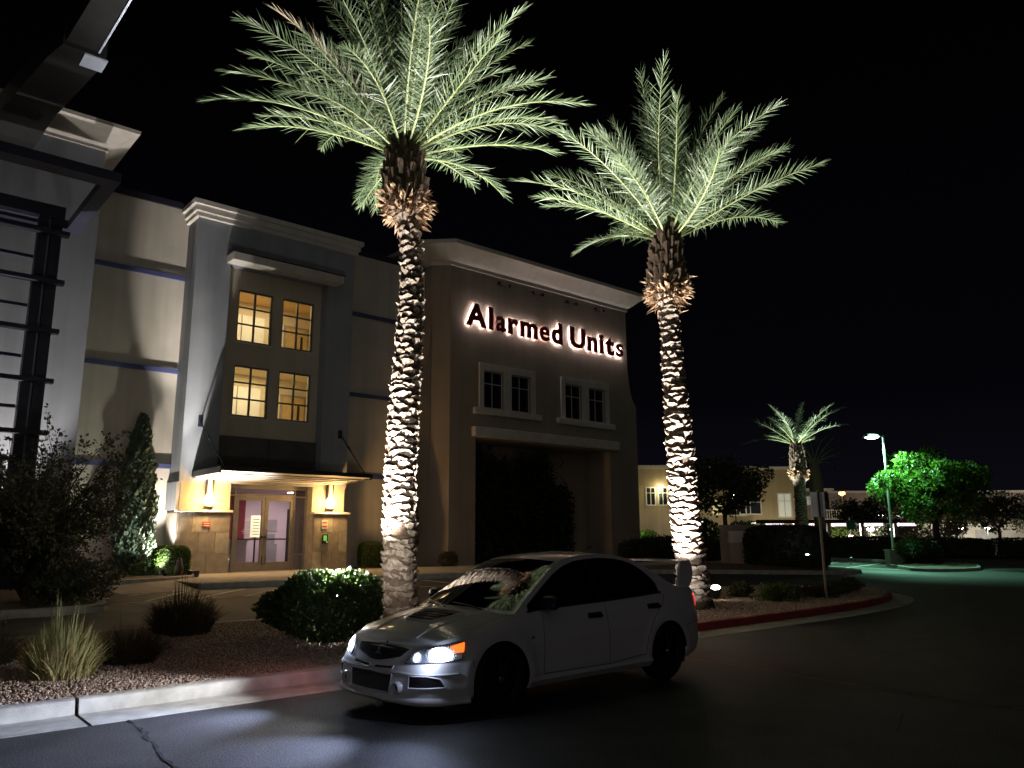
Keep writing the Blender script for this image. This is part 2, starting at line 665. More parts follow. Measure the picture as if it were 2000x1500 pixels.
# planting bed with stones
FX = [-14, 15, 17.5, 19.6, 21.4, 22.6, 22.75]
FY = [8.6, 8.6, 8.72, 9.05, 9.7, 10.6, 11.2]
BX = [-14, 17, 19.6, 21.4, 22.5, 22.75]
BY = [13.7, 13.7, 13.5, 13.0, 12.2, 11.35]


def bed_z(x, yv):
    return gz(x, yv) + 0.125 + 0.035 * np.sin(np.asarray(x) * 0.9 + 1) * np.sin(np.asarray(yv) * 0.8) * smooth01((np.asarray(yv) - 8.6) / 1.2)


brow = []
for x in list(np.arange(-14, 22.7, 0.5)) + [22.72]:
    a, b = np.interp(x, FX, FY), np.interp(x, BX, BY)
    brow.append([(x, a + (b - a) * k / 12, float(bed_z(x, a + (b - a) * k / 12))) for k in range(13)])
struct("gravel_bed", MB().grid(brow), M_SOIL, smooth=True, angle=180)


def stones(n, x0, x1, smin, smax, near=1.0):
    x = RNG.uniform(x0, x1, n)
    u = RNG.random(n) ** near
    a, b = np.interp(x, FX, FY), np.interp(x, BX, BY)
    yv = a - 0.03 + (b - a - 0.05) * u
    s = RNG.uniform(smin, smax, n)
    pos = np.stack([x, yv, bed_z(x, yv) + s * 0.35], 1)
    tv = np.array([(1, 0, 0), (-1, 0, 0), (0, .8, 0), (0, -.8, 0), (0, 0, .65), (0, 0, -.65)]) * 0.62
    tf = [(0, 2, 4), (2, 1, 4), (1, 3, 4), (3, 0, 4), (2, 0, 5), (1, 2, 5), (3, 1, 5), (0, 3, 5)]
    d = RNG.normal(size=(n, 3)) * [0.5, 0.5, 1]
    scl = s[:, None] * RNG.uniform(0.6, 1.25, (n, 3))
    return scatter(tv, tf, pos, rot_to(d, RNG.uniform(0, 6.28, n)), scl)


A = stones(70000, -1.5, 9.5, 0.018, 0.042, 1.35)
B = stones(34000, 9.5, 22.6, 0.028, 0.06, 1.2)
V = np.concatenate([A[0], B[0]])
Fc = np.concatenate([A[1], B[1] + len(A[0])])
o = obj("gravel", npmesh("gravel", V, Fc), M_GRAVEL)
tag(o, "small pinkish tan gravel stones covering the street bed", "gravel", kind="stuff")

# bed under the trellis tower
tpath = [(-14, 16.6), (3.6, 16.6), (4.2, 16.85), (4.45, 17.5), (4.45, 20.4)]
kerb_line("kerb", tpath, 1, KERB_ONLY, M_CONC_D)
struct("planting_bed", MB().grid([[(x, yv, float(gz(x, yv)) + 0.12) for x in np.linspace(-14, 4.32, 12)] for yv in np.linspace(16.72, 24.0, 10)]), M_SOIL)

# walkway in front of the doors, in slabs
wroot = link("sidewalk", None)
wroot["kind"] = "structure"
xs = [7.2, 9.3, 11.4, 13.5, 15.6, 17.7, 19.8, 22.5, 25.5, 28.5, 31.5]
ys = [20.36, 22.4, 24.5, 27.4]
for i in range(len(xs) - 1):
    for j in range(3):
        obj("paving_slab", MB().box(xs[i] + 0.006, ys[j] + 0.006, 0.3, xs[i + 1] - 0.006, ys[j + 1] - 0.006, 0.5), M_CONC, wroot, bevel=0.008)
obj("paving_base", MB().box(7.2, 20.36, 0.2, 31.5, 27.4, 0.47), M_SOIL, wroot)
WALK_PROF = [(-0.16, 0.155), (-0.02, 0.155), (0.0, 0.14), (0.012, 0.01), (0.012, -0.12), (-0.16, -0.12)]
kerb_line("kerb", [(7.2, 20.2), (31.5, 20.2)], 1, WALK_PROF, M_CONC_D, zfun=lambda x, yv: 0.348)
# ramp beside the walkway
ramp = [[(x, yv, float(gz(x, yv)) + 0.006 + (0.145 * smooth01((yv - 20.2) / 2.2))) for x in (5.3, 6.2, 7.19)] for yv in np.linspace(19.9, 24.5, 9)]
struct("ramp", MB().grid(ramp), M_CONC)
# planted strip at the foot of the wall
ep = [(4.6, 21.4), (6.2, 21.9), (7.6, 22.7), (8.25, 23.6), (8.3, 25.3)]
kerb_line("kerb", smooth_path(ep, 5), 1, KERB_ONLY, M_CONC_D, zfun=lambda x, yv: 0.43)
poly = [(4.6, 26.45), (4.6, 21.55)] + [tuple(p - np.array([0.08, -0.1])) for p in smooth_path(ep, 5)[1:]] + [(8.2, 26.45)]
struct("planting_strip", MB().prism(poly, 0.3, 0.555, 'z'), M_SOIL)
struct("planting_strip", MB().box(14.2, 25.2, 0.3, 18.4, 26.46, 0.515), M_SOIL)

# --- painted lines ------------------------------------------------------------
mk = [[(6.34, 17.95), (8.13, 19.7)], [(5.3, 18.0), (6.75, 19.75)], [(7.4, 17.95), (9.3, 19.6)], [(8.46, 17.95), (10.4, 19.5)], [(9.5, 17.95), (11.5, 19.4)],
      [(10.6, 17.95), (12.6, 19.3)], [(4.9, 17.93), (13.6, 17.93)], [(5.3, 19.3), (5.9, 19.8)], [(13.6, 17.9), (13.6, 20.0)]]
for p in mk:
    struct("lane_marking", ribbon(p, 0.11, 0.005, 0.35, 0.06), M_PAINT)
M_APRON = mat("drive_apron", (0.20, 0.185, 0.165), 0.85, 0.2, 1.2, 0.3, 60)
struct("drive_apron", MB().grid([[(x, yv, float(gz(x, yv)) + 0.0045) for x in np.linspace(0.5, 5.5, 14)] for yv in np.linspace(14.25, 17.9, 12)]), M_APRON)
struct("drive_joint", ribbon([(4.9, 17.89), (5.11, 16.43), (5.42, 14.87), (5.55, 14.31)], 0.035, 0.009, 0.2), M_CRACK)
struct("drive_joint", ribbon([(0.5, 16.1), (5.15, 16.1)], 0.02, 0.009, 0.4), M_CRACK)

# --- islands and lot on the right -------------------------------------------
def island(path, name="kerb"):
    P = smooth_path(path + [path[0]], 6)
    kerb_line(name, P, 1, KERB_ONLY, M_CONC_D)
    c = np.mean(P, axis=0)
    inner = [p + (c - p) / np.linalg.norm(c - p) * 0.14 for p in P[:-1]]
    zz = float(max(gz(*p) for p in inner))
    mb = MB()
    n = len(inner)
    vs = [(p[0], p[1], float(gz(*p)) + 0.13) for p in inner] + [(c[0], c[1], float(gz(*c)) + 0.2)]
    mb.add(vs, [(i, (i + 1) % n, n) for i in range(n)])
    struct("island_bed", mb, M_SOIL, smooth=True, angle=180)


island([(21.0, 18.6), (24.3, 17.3), (27.5, 15.9), (30.3, 15.0), (31.9, 15.5), (32.2, 17.0), (31.5, 19.5), (29.5, 22.0), (25.5, 22.5), (22.0, 21.0)])
island([(39.0, 16.8), (37.4, 15.6), (37.6, 14.4), (39.6, 13.9), (41.8, 14.4), (44.5, 15.6), (46.6, 17.3), (46.2, 19.2), (43.6, 19.6), (41.2, 18.4)])
kerb_line("kerb", [(54, 30.5), (51.1, 27.0), (49.0, 23.08), (47.6, 20.8)], 1, KERB_ONLY, M_CONC_D)
M_VERGE = mat("far_verge", (0.06, 0.055, 0.04), 0.95, 0.3, 1.5)
struct("verge", MB().grid([[tuple(RD(r, d)) + (0.11,) for r in (18, 40, 75)] for d in (56.5, 60)]), M_VERGE)
for p in [[(33.0, 19.3), (36.64, 18.9), (39.86, 19.86), (45.94, 21.06)], [(40.43, 21.25), (38.69, 16.9)], [(36.0, 22.5), (40.4, 22.2), (46.8, 24.0)],
          [(44.0, 24.0), (46.5, 20.9)], [(47.0, 26.2), (49.2, 23.6)]]:
    struct("lot_marking", ribbon(p, 0.13, 0.005, 0.5, 0.04), M_PAINT)
# ================================================================== BUILDINGS
def wpart(name, mb, m, parent, top=None, **k):
    """part whose mesh is written in world coordinates, under a root that is only moved"""
    o = obj(name, mb, m, parent, **k)
    t = Vector((0, 0, 0))
    p = parent
    while p is not None:
        if p.type == 'EMPTY':
            t = t + Vector(p.location)
        p = p.parent
    o.matrix_parent_inverse = Matrix.Translation(-t) if parent.type == 'EMPTY' else Matrix.Identity(4)
    return o


def cuts_wall(x0, x1, z0, z1, y0, y1, holes):
    """solid wall of boxes round rectangular openings (hx0,hx1,hz0,hz1)"""
    mb = MB()
    xs = sorted({x0, x1, *[h[0] for h in holes], *[h[1] for h in holes]})
    xs = [x for x in xs if x0 <= x <= x1]
    for a, b in zip(xs[:-1], xs[1:]):
        mid = (a + b) / 2
        hs = sorted((h[2], h[3]) for h in holes if h[0] < mid < h[1])
        z = z0
        for h0, h1 in hs:
            if h0 > z:
                mb.box(a, y0, z, b, y1, h0)
            z = max(z, h1)
        if z < z1:
            mb.box(a, y0, z, b, y1, z1)
    # merge shared faces
    me = mb.mesh("wall")
    bm = bmesh.new()
    bm.from_mesh(me)
    bmesh.ops.remove_doubles(bm, verts=bm.verts, dist=1e-4)
    seen = {}
    for f in bm.faces:
        key = tuple(sorted(v.index for v in f.verts))
        seen.setdefault(key, []).append(f)
    bm.verts.index_update()
    seen = {}
    for f in bm.faces:
        seen.setdefault(tuple(sorted(v.index for v in f.verts)), []).append(f)
    bmesh.ops.delete(bm, geom=[f for fs in seen.values() if len(fs) > 1 for f in fs], context='FACES_ONLY')
    bmesh.ops.recalc_face_normals(bm, faces=bm.faces)
    bm.to_mesh(me)
    bm.free()
    return me


def sweep_mitre(path, prof, closed=False):
    """profile (out, z) along a 2-D path with mitred corners; out is to the right of travel"""
    P = [np.array(p, float) for p in path]
    rows = []
    n = len(P)
    for i in range(n):
        d1 = P[i] - P[i - 1] if i > 0 else P[1] - P[0]
        d2 = P[i + 1] - P[i] if i < n - 1 else P[-1] - P[-2]
        d1, d2 = d1 / np.linalg.norm(d1), d2 / np.linalg.norm(d2)
        n1, n2 = np.array([d1[1], -d1[0]]), np.array([d2[1], -d2[0]])
        m = n1 + n2
        m = m / np.linalg.norm(m)
        k = 1 / max(0.3, m.dot(n1))
        rows.append([(P[i][0] + m[0] * o * k, P[i][1] + m[1] * o * k, z) for o, z in prof])
    mb = MB()
    mb.grid([r + [r[0]] for r in rows])
    q = len(prof)
    mb.add(rows[0], [tuple(range(q))])
    mb.add(rows[-1], [tuple(range(q - 1, -1, -1))])
    return mb


bld = thing("storage_building", "three storey cream storage building with blue grey entrance tower and tan corner wing", "building", (12, 27, 0.4))

# main wall, both sides of the entrance tower
wpart("wall", cuts_wall(4.92, 8.24, 0.3, 12.66, 26.5, 26.8, []), M_CREAM, bld)
wpart("wall", cuts_wall(14.02, 18.0, 0.3, 12.66, 26.5, 26.8, []), M_CREAM, bld)
for x0, x1 in ((4.92, 8.2), (14.06, 17.9)):
    wpart("parapet_cap", MB().box(x0, 26.42, 12.66, x1, 26.85, 12.88), M_NAVY, bld)
    for z in (10.12, 6.92, 3.80):
        r = wpart("rail", MB().box(x0 + 0.01, 26.375, z, x1 - 0.01, 26.455, z + 0.145), M_BLUE, bld)
        for xx in np.arange(x0 + 0.35, x1, 1.4):
            wpart("bracket", MB().box(xx, 26.455, z + 0.05, xx + 0.05, 26.5, z + 0.1), M_BLUE, r)

# entrance tower frame
wpart("tower_frame", cuts_wall(8.2, 14.05, 3.35, 12.15, 25.5, 26.8, [(9.36, 13.0, 3.75, 10.8)]), M_GREY, bld)
wpart("tower_pier", MB().box(8.26, 25.52, 0.3, 9.86, 26.8, 3.349), M_TAN, bld)
wpart("tower_pier", MB().box(12.76, 25.52, 0.3, 14.0, 26.8, 3.349), M_TAN, bld)
wpart("tower_side_panel", MB().box(8.14, 25.53, 2.47, 8.258, 26.49, 3.34), M_GREY, bld)
TC = [(-0.02, 12.15), (0.10, 12.17), (0.10, 12.31), (0.17, 12.33), (0.17, 12.52), (0.26, 12.54), (0.26, 12.70), (-0.4, 12.72)]
wpart("cornice", sweep_mitre([(8.2, 26.7), (8.2, 25.5), (14.05, 25.5), (14.05, 26.7)], TC), M_TRIM, bld)
wpart("tower_roof", MB().box(8.5, 25.8, 12.4, 13.8, 27.2, 12.6), M_GREY, bld)
# window bay
WINS = [(9.88, 11.14, 8.26, 10.1), (11.5, 12.72, 8.26, 10.1), (9.88, 11.14, 5.66, 7.42), (11.5, 12.72, 5.66, 7.42)]
wpart("bay_wall", cuts_wall(9.36, 13.0, 3.75, 10.8, 25.98, 26.22, WINS), stucco_mat("bay_beige_render", (0.56, 0.49, 0.38)), bld)
wpart("hood", MB().prism([(9.22, 10.76), (13.34, 10.76), (13.34, 11.04), (9.22, 11.04)], 24.92, 25.5, 'y'), M_TRIM, bld, bevel=0.015)
wpart("hood_flashing", MB().box(9.19, 24.89, 11.04, 13.37, 25.5, 11.065), M_DARKMET, bld)
for k in range(2):  # dark name panel in two leaves, no writing visible
    wpart("sign_panel", MB().box(9.42 + k * 1.79, 25.86, 3.98, 9.42 + k * 1.79 + 1.775, 25.98, 4.95), mat("panel_brown", (0.085, 0.075, 0.068), 0.6, 0.2, 2), bld, bevel=0.01)
M_WINFRAME = mat("window_frame_metal", (0.20, 0.185, 0.165), 0.5, 0.1, 5, metal=0.3)


def lit_window(x0, x1, z0, z1, yv, nx, splits):
    w = wpart("window", MB().box(x0 - 0.05, yv - 0.02, z0 - 0.07, x1 + 0.05, yv + 0.015, z0 - 0.02), M_TRIM, bld)
    fr = MB()
    t = 0.055
    fr.box(x0, yv + 0.06, z0, x0 + t, yv + 0.14, z1).box(x1 - t, yv + 0.06, z0, x1, yv + 0.14, z1)
    fr.box(x0 + t, yv + 0.06, z0, x1 - t, yv + 0.14, z0 + t).box(x0 + t, yv + 0.06, z1 - t, x1 - t, yv + 0.14, z1)
    obj("frame", fr, M_WINFRAME, w)
    xm = (x0 + x1) / 2
    obj("muntin", MB().box(xm - 0.03, yv + 0.065, z0 + t, xm + 0.03, yv + 0.135, z1 - t), M_WINFRAME, w)
    zs = [z0 + t] + [z0 + t + (z1 - z0 - 2 * t) * s for s in splits] + [z1 - t]
    for s in zs[1:-1]:
        obj("muntin", MB().box(x0 + t, yv + 0.07, s - 0.025, xm - 0.03, yv + 0.13, s + 0.025), M_WINFRAME, w)
        obj("muntin", MB().box(xm + 0.03, yv + 0.07, s - 0.025, x1 - t, yv + 0.13, s + 0.025), M_WINFRAME, w)
    for a, b in ((x0 + t, xm - 0.03), (xm + 0.03, x1 - t)):
        for c, d in zip(zs[:-1], zs[1:]):
            obj("pane", MB().box(a, yv + 0.098, c, b, yv + 0.104, d), M_GLASS, w)
    return w


for (a, b, c, d) in WINS:
    w = lit_window(a, b, c, d, 25.98, 2, (0.34, 0.68))
    # children are written in world coordinates: follow the window's own parent inverse
M_ROOM = mat("room_paint", (0.72, 0.62, 0.44), 0.85, 0.05, 2)
M_ROOMW = mat("unit_door_white", (0.84, 0.84, 0.80), 0.6, 0.05, 2)
M_ROOMD = mat("room_door_tan", (0.50, 0.36, 0.17), 0.6, 0.1, 3)
M_ROOMF = mat("room_floor", (0.30, 0.28, 0.25), 0.5, 0.1, 3)
M_LAMPW = mat("ceiling_lamp_glow", (0.9, 0.9, 0.85), 0.5, 0, emit=(1, 0.86, 0.6), estr=5)


def area(name, loc, sx, sy, watts, col, target):
    d = bpy.data.lights.new(name, 'AREA')
    d.shape, d.size, d.size_y, d.energy, d.color = 'RECTANGLE', sx, sy, watts, col
    o = bpy.data.objects.new(name, d)
    COL.objects.link(o)
    o.location = loc
    o.rotation_euler = (Vector(target) - Vector(loc)).to_track_quat('-Z', 'Y').to_euler()
    return o


for z0, z1 in ((5.05, 7.86), (7.9, 10.75)):
    rm = MB()
    rm.box(9.37, 26.23, z0 - 0.06, 12.99, 26.82, z0).box(9.3, 26.82, z0 - 0.06, 15.0, 29.5, z0)          # floor
    wpart("room_ceiling", MB().box(9.37, 26.23, z1, 12.99, 26.82, z1 + 0.03).box(9.3, 26.82, z1, 15.0, 29.5, z1 + 0.03), mat("room_ceiling_paint", (0.68, 0.46, 0.22), 0.85, 0.08, 1.5), bld)
    rm.box(9.3, 29.5, z0, 15.0, 29.56, z1)                 # back
    rm.box(9.2, 26.83, z0, 9.3, 29.5, z1).box(15.0, 26.83, z0, 15.06, 29.5, z1)
    rm.box(13.01, 26.81, z0, 15.0, 26.86, z1)
    wpart("room", rm, M_ROOM, bld)
    for k in range(2):   # roll-up unit doors on the back wall
        wpart("unit_door", MB().box(10.45 + k * 0.95, 29.42, z0, 11.35 + k * 0.95, 29.49, z0 + 2.3), M_ROOMW, bld)
    d = wpart("room_door", MB().box(13.25, 29.40, z0, 14.15, 29.48, z0 + 2.1), M_ROOMD, bld)
    obj("door_frame", MB().box(13.15, 29.44, z0, 13.25, 29.50, z0 + 2.2).box(14.15, 29.44, z0, 14.25, 29.5, z0 + 2.2).box(13.25, 29.44, z0 + 2.1, 14.15, 29.5, z0 + 2.2), M_ROOMF, d)
    obj("door_window", MB().box(13.85, 29.38, z0 + 1.1, 13.95, 29.4, z0 + 1.8), M_DARKMET, d)
    wpart("exit_sign", MB().box(12.75, 29.4, z0 + 2.25, 13.05, 29.47, z0 + 2.42), M_DARKMET, bld)
    wpart("ceiling_lamp", MB().box(10.2, 27.2, z1 - 0.04, 11.4, 27.5, z1 - 0.005), M_LAMPW, bld)
    area("room_light", (11.6, 28.0, z1 - 0.06), 2.6, 1.6, 80, (1.0, 0.80, 0.46), (11.6, 28.0, z0))

# canopy over the doors
can = wpart("canopy", MB().prism([(23.12, 3.56), (25.5, 3.44), (25.5, 3.66), (23.12, 3.66)], 8.62, 13.64, 'x'), M_TRIM, bld)
obj("fascia", MB().box(8.56, 23.05, 3.56, 13.70, 23.12, 3.675).box(8.56, 23.12, 3.50, 8.62, 25.49, 3.675).box(13.64, 23.12, 3.50, 13.70, 25.49, 3.675), M_DARKMET, can)
obj("canopy_top", MB().box(8.62, 23.12, 3.665, 13.64, 25.49, 3.70), M_DARKMET, can)
for k in range(1, 5):
    yk = 23.12 + k * 0.48
    zk = 3.56 - 0.12 * (yk - 23.12) / 2.38
    obj("soffit_batten", MB().box(8.63, yk, zk - 0.035, 13.63, yk + 0.05, zk + 0.01), M_TRIM, can)
for xa, xc in ((8.72, 8.75), (13.72, 13.52)):
    obj("tie_rod", MB().tube([(xa, 25.47, 5.27), (xc, 23.3, 3.72)], 0.017, 8), M_DARKMET, can)
    obj("turnbuckle", MB().tube([(xa + (xc - xa) * 0.32, 25.47 - 2.17 * 0.32, 5.27 - 1.55 * 0.32), (xa + (xc - xa) * 0.42, 25.47 - 2.17 * 0.42, 5.27 - 1.55 * 0.42)], 0.032, 8), M_DARKMET, can)
    obj("anchor_plate", MB().box(xa - 0.07, 25.46, 5.12, xa + 0.07, 25.499, 5.42), M_NAVY, can)

# stone clad pier bases, slab by slab
for (a, b) in ((8.20, 9.84), (12.78, 14.08)):
    base = wpart("pier_base", MB().box(a + 0.03, 25.40, 0.3, b - 0.03, 25.519, 2.40), M_STONE, bld)
    n = 3
    for r, (z0, z1) in enumerate(((0.5, 1.12), (1.12, 1.78), (1.78, 2.38))):
        xs_ = np.linspace(a, b, n + 1) + np.array([0, (0.12 if r % 2 else -0.1), (0.1 if r % 2 else -0.14), 0])
        for k in range(n):
            yo = 25.35 + random.uniform(0, 0.012)
            obj("stone_slab", MB().box(xs_[k] + 0.006, yo, z0 + 0.006, xs_[k + 1] - 0.006, 25.399, z1 - 0.006), M_STONE if (k + r) % 3 else M_STONE2, base)
    obj("side_slab", MB().box(a - 0.03, 25.37, 0.5, a + 0.028, 26.4, 2.38), M_STONE, base)
    obj("ledge", MB().box(a - 0.07, 25.26, 2.40, b + 0.05, 25.518, 2.475), M_TRIM, base, bevel=0.012)

# glazed entrance
ent = wpart("entrance", MB().box(9.862, 25.9, 3.22, 12.758, 26.04, 3.349), M_BRONZE, bld)
obj("threshold", MB().box(9.862, 25.92, 0.44, 12.758, 26.02, 0.505), M_BRONZE, ent)
fr = MB()
for x in (9.865, 10.16, 12.28, 12.70):
    fr.box(x, 25.92, 0.505, x + 0.055, 26.02, 3.22)
fr.box(9.92, 25.925, 2.98, 10.16, 26.015, 3.03).box(10.215, 25.925, 2.98, 12.28, 26.015, 3.05).box(12.335, 25.925, 2.98, 12.70, 26.015, 3.03)
fr.box(9.92, 25.925, 1.02, 10.16, 26.015, 1.07).box(12.335, 25.925, 1.02, 12.70, 26.015, 1.07)
obj("frame", fr, M_BRONZE, ent)
for a, b, c, d in ((9.92, 10.16, 3.03, 3.22), (10.215, 12.28, 3.05, 3.22), (12.335, 12.70, 3.03, 3.22), (9.92, 10.16, 1.07, 2.98), (12.335, 12.70, 1.07, 2.98), (9.92, 10.16, 0.505, 1.02), (12.335, 12.70, 0.505, 1.02)):
    obj("pane", MB().box(a, 25.965, c, b, 25.972, d), M_GLASS, ent)
M_NOTICE = mat("notice_lettering", (0.75, 0.73, 0.7), 0.7, 0)
for s, (a, b) in enumerate(((10.225, 11.24), (11.255, 12.27))):
    lf = MB()
    lf.box(a, 25.935, 0.515, a + 0.11, 26.005, 2.97).box(b - 0.11, 25.935, 0.515, b, 26.005, 2.97)
    lf.box(a + 0.11, 25.935, 2.84, b - 0.11, 26.005, 2.97).box(a + 0.11, 25.935, 0.515, b - 0.11, 26.005, 0.80)
    dr = wpart("door", lf, M_BRONZE, bld)
    obj("pane", MB().box(a + 0.11, 25.966, 0.80, b - 0.11, 25.973, 2.84), M_GLASS, dr)
    obj("push_bar", MB().box(a + 0.11, 25.92, 1.53, b - 0.11, 25.958, 1.575), M_DARKMET, dr)
    hx = b - 0.05 if s == 0 else a + 0.05
    obj("handle", MB().tube([(hx, 25.935, 0.72), (hx, 25.87, 0.74), (hx, 25.87, 0.98), (hx, 25.935, 1.0)], 0.014, 6), M_DARKMET, dr)
    obj("lock", MB().box(hx - 0.03, 25.915, 1.58, hx + 0.03, 25.935, 1.66), M_DARKMET, dr)
    if s == 0:   # rows of small opening-hours lettering on the glass
        for k, (wid, zz) in enumerate([(0.22, 2.22), (0.26, 2.17), (0.30, 1.86), (0.34, 1.80), (0.30, 1.74)]):
            obj("glass_lettering", MB().box(b - 0.16 - wid - 0.25, 25.960, zz, b - 0.16 - 0.25, 25.964, zz + 0.018), M_NOTICE, dr)

# lobby seen through the doors
M_LOBW = mat("lobby_paint", (0.62, 0.54, 0.57), 0.85, 0.04, 2)
M_LOBR = mat("lobby_red", (0.20, 0.025, 0.03), 0.7, 0.1, 2)
M_LOBF = mat("lobby_floor", (0.32, 0.28, 0.29), 0.35, 0.12, 5)
lob = MB()
lob.box(9.87, 26.05, 3.30, 12.75, 26.82, 3.34).box(9.3, 26.82, 0.38, 16.2, 30.2, 0.45).box(9.3, 26.82, 3.30, 16.2, 30.2, 3.34)
lob.box(12.3, 30.2, 0.45, 16.2, 30.26, 3.3).box(16.2, 26.83, 0.45, 16.26, 30.2, 3.3).box(12.77, 26.81, 0.45, 16.2, 26.86, 3.3)
wpart("lobby", lob, M_LOBW, bld)
wpart("lobby_red_wall", MB().box(9.2, 26.81, 0.45, 9.3, 30.2, 3.3).box(9.3, 30.2, 0.45, 12.3, 30.26, 3.3), M_LOBR, bld)
wpart("lobby_floor", MB().box(9.87, 26.03, 0.40, 12.75, 26.82, 0.503).box(9.3, 26.82, 0.451, 16.2, 30.19, 0.503), M_LOBF, bld)
ld = wpart("lobby_door", MB().box(14.15, 30.12, 0.5, 14.95, 30.18, 2.55), M_ROOMD, bld)
obj("door_frame", MB().box(14.03, 30.1, 0.5, 14.14, 30.2, 2.72).box(14.96, 30.1, 0.5, 15.07, 30.2, 2.72).box(14.14, 30.1, 2.56, 14.96, 30.2, 2.72), M_DARKMET, ld)
obj("door_plate", MB().box(14.3, 30.1, 1.5, 14.42, 30.12, 1.68), M_DARKMET, ld)
kb = wpart("counter", MB().box(9.4, 28.2, 0.5, 11.6, 28.8, 1.48).box(9.35, 28.15, 1.48, 11.65, 28.85, 1.54), mat("counter_laminate", (0.55, 0.50, 0.50), 0.4, 0.05), bld)
wpart("lobby_kiosk", MB().box(13.0, 29.85, 0.5, 13.5, 30.19, 1.35).box(13.05, 29.9, 1.35, 13.42, 30.0, 1.75), mat("kiosk_grey", (0.25, 0.25, 0.26), 0.5, 0.1), bld)
wpart("notice_frame", MB().box(13.05, 30.15, 1.85, 13.6, 30.19, 2.3), mat("notice_grey", (0.33, 0.32, 0.33), 0.6, 0.1), bld)
M_LBOX = mat("lightbox_face", (0.9, 0.86, 0.6), 0.5, 0, emit=(1, 0.9, 0.55), estr=0.9)
nb = wpart("light_box", MB().box(12.05, 29.0, 1.62, 12.42, 29.05, 2.42), M_LBOX, bld)
for k in range(6):
    obj("text_row", MB().box(12.12, 28.993, 1.72 + k * 0.11, 12.38, 28.999, 1.745 + k * 0.11), M_DARKMET, nb)
obj("post", MB().box(12.22, 29.0, 0.5, 12.27, 29.05, 1.62), M_DARKMET, nb)
wpart("red_notice", MB().box(12.62, 30.15, 1.6, 12.82, 30.19, 1.85), M_LOBR, bld)
wpart("lobby_lamp", MB().box(13.2, 28.2, 3.26, 14.4, 28.5, 3.295), M_LAMPW, bld)
area("lobby_light", (13.2, 28.3, 3.24), 2.4, 1.4, 75, (1.0, 0.78, 0.84), (13.2, 28.3, 0))

# small notices and the keypad on the piers
def wall_sign(x, z, w, h, m, m2, label, cat="sign"):
    s = thing("wall_sign", label, cat, (x, 25.34, z))
    obj("plate", MB().box(-w / 2, -0.012, -h / 2, w / 2, 0.0, h / 2), m, s)
    for k in range(2):
        obj("print_line", MB().box(-w * 0.38, -0.016, h * (0.12 - 0.42 * k), w * 0.38, -0.0125, h * (0.28 - 0.42 * k)), m2, s)
    return s


M_SIGNRED = mat("sign_red", (0.35, 0.05, 0.04), 0.5, 0.05)
M_SIGNW = mat("sign_white", (0.65, 0.6, 0.55), 0.5, 0.05)
wall_sign(9.08, 2.02, 0.24, 0.17, M_SIGNRED, M_SIGNW, "small red notice plate on the stone pier under the lamp")
wall_sign(13.18, 2.05, 0.22, 0.30, M_SIGNW, M_SIGNRED, "small white notice with red heading above the keypad")
kp = thing("keypad", "door entry keypad with green lit screen on stone pier", "keypad", (13.2, 25.34, 1.55))
obj("case", MB().box(-0.10, -0.06, -0.16, 0.10, 0, 0.16), M_DARKMET, kp, bevel=0.01)
obj("screen", MB().box(-0.07, -0.066, -0.06, 0.05, -0.0605, 0.12), mat("keypad_green", (0.1, 0.3, 0.1), 0.4, 0, emit=(0.25, 0.9, 0.12), estr=0.55), kp)
obj("button", MB().lathe([(0.0, -0.07), (0.014, -0.07), (0.014, -0.06)], 8, (0.06, 0, -0.1), 'y'), mat("keypad_led", (0.4, 0.6, 0.4), 0.4, 0, emit=(0.6, 1, 0.5), estr=2.0), kp)

# wall lamps
M_BULB = mat("lamp_glass_glow", (1, 0.9, 0.7), 0.4, 0, emit=(1.0, 0.66, 0.26), estr=30)
M_LAMPCONE = mat("lamp_sleeve", (0.75, 0.66, 0.48), 0.5, 0, emit=(1.0, 0.62, 0.25), estr=0.5)
for xk, lab in ((9.12, "glowing torch shaped wall lamp above the plain red notice pier"), (13.36, "glowing torch shaped wall lamp above the keypad pier")):
    wlamp = thing("wall_lamp", lab, "lamp", (xk, 25.52, 2.48), group="torch lamps flanking the doors")
    obj("backplate", MB().box(-0.09, -0.035, 0.0, 0.09, -0.002, 0.95), M_DARKMET, wlamp)
    obj("cup", MB().lathe([(0.0, 0.0), (0.10, 0.0), (0.14, 0.10), (0.13, 0.12), (0.0, 0.12)], 16, (0, -0.17, 0.0)), M_DARKMET, wlamp, smooth=True)
    obj("bulb", MB().lathe([(0.0, 0.13), (0.11, 0.14), (0.155, 0.27), (0.13, 0.40), (0.075, 0.5), (0.0, 0.5)], 16, (0, -0.17, 0.0)), M_BULB, wlamp, smooth=True)
    obj("sleeve", MB().lathe([(0.0, 0.50), (0.082, 0.505), (0.06, 0.94), (0.0, 0.95)], 16, (0, -0.17, 0)), M_LAMPCONE, wlamp, smooth=True)
    for sx in (-1, 1):
        obj("strap", MB().box(sx * 0.10 - 0.012, -0.19, 0.1, sx * 0.10 + 0.012, -0.15, 0.96), M_DARKMET, wlamp)
    point("wall_lamp_light", (xk, 25.12, 2.80), 200, (1.0, 0.57, 0.21), 0.13)

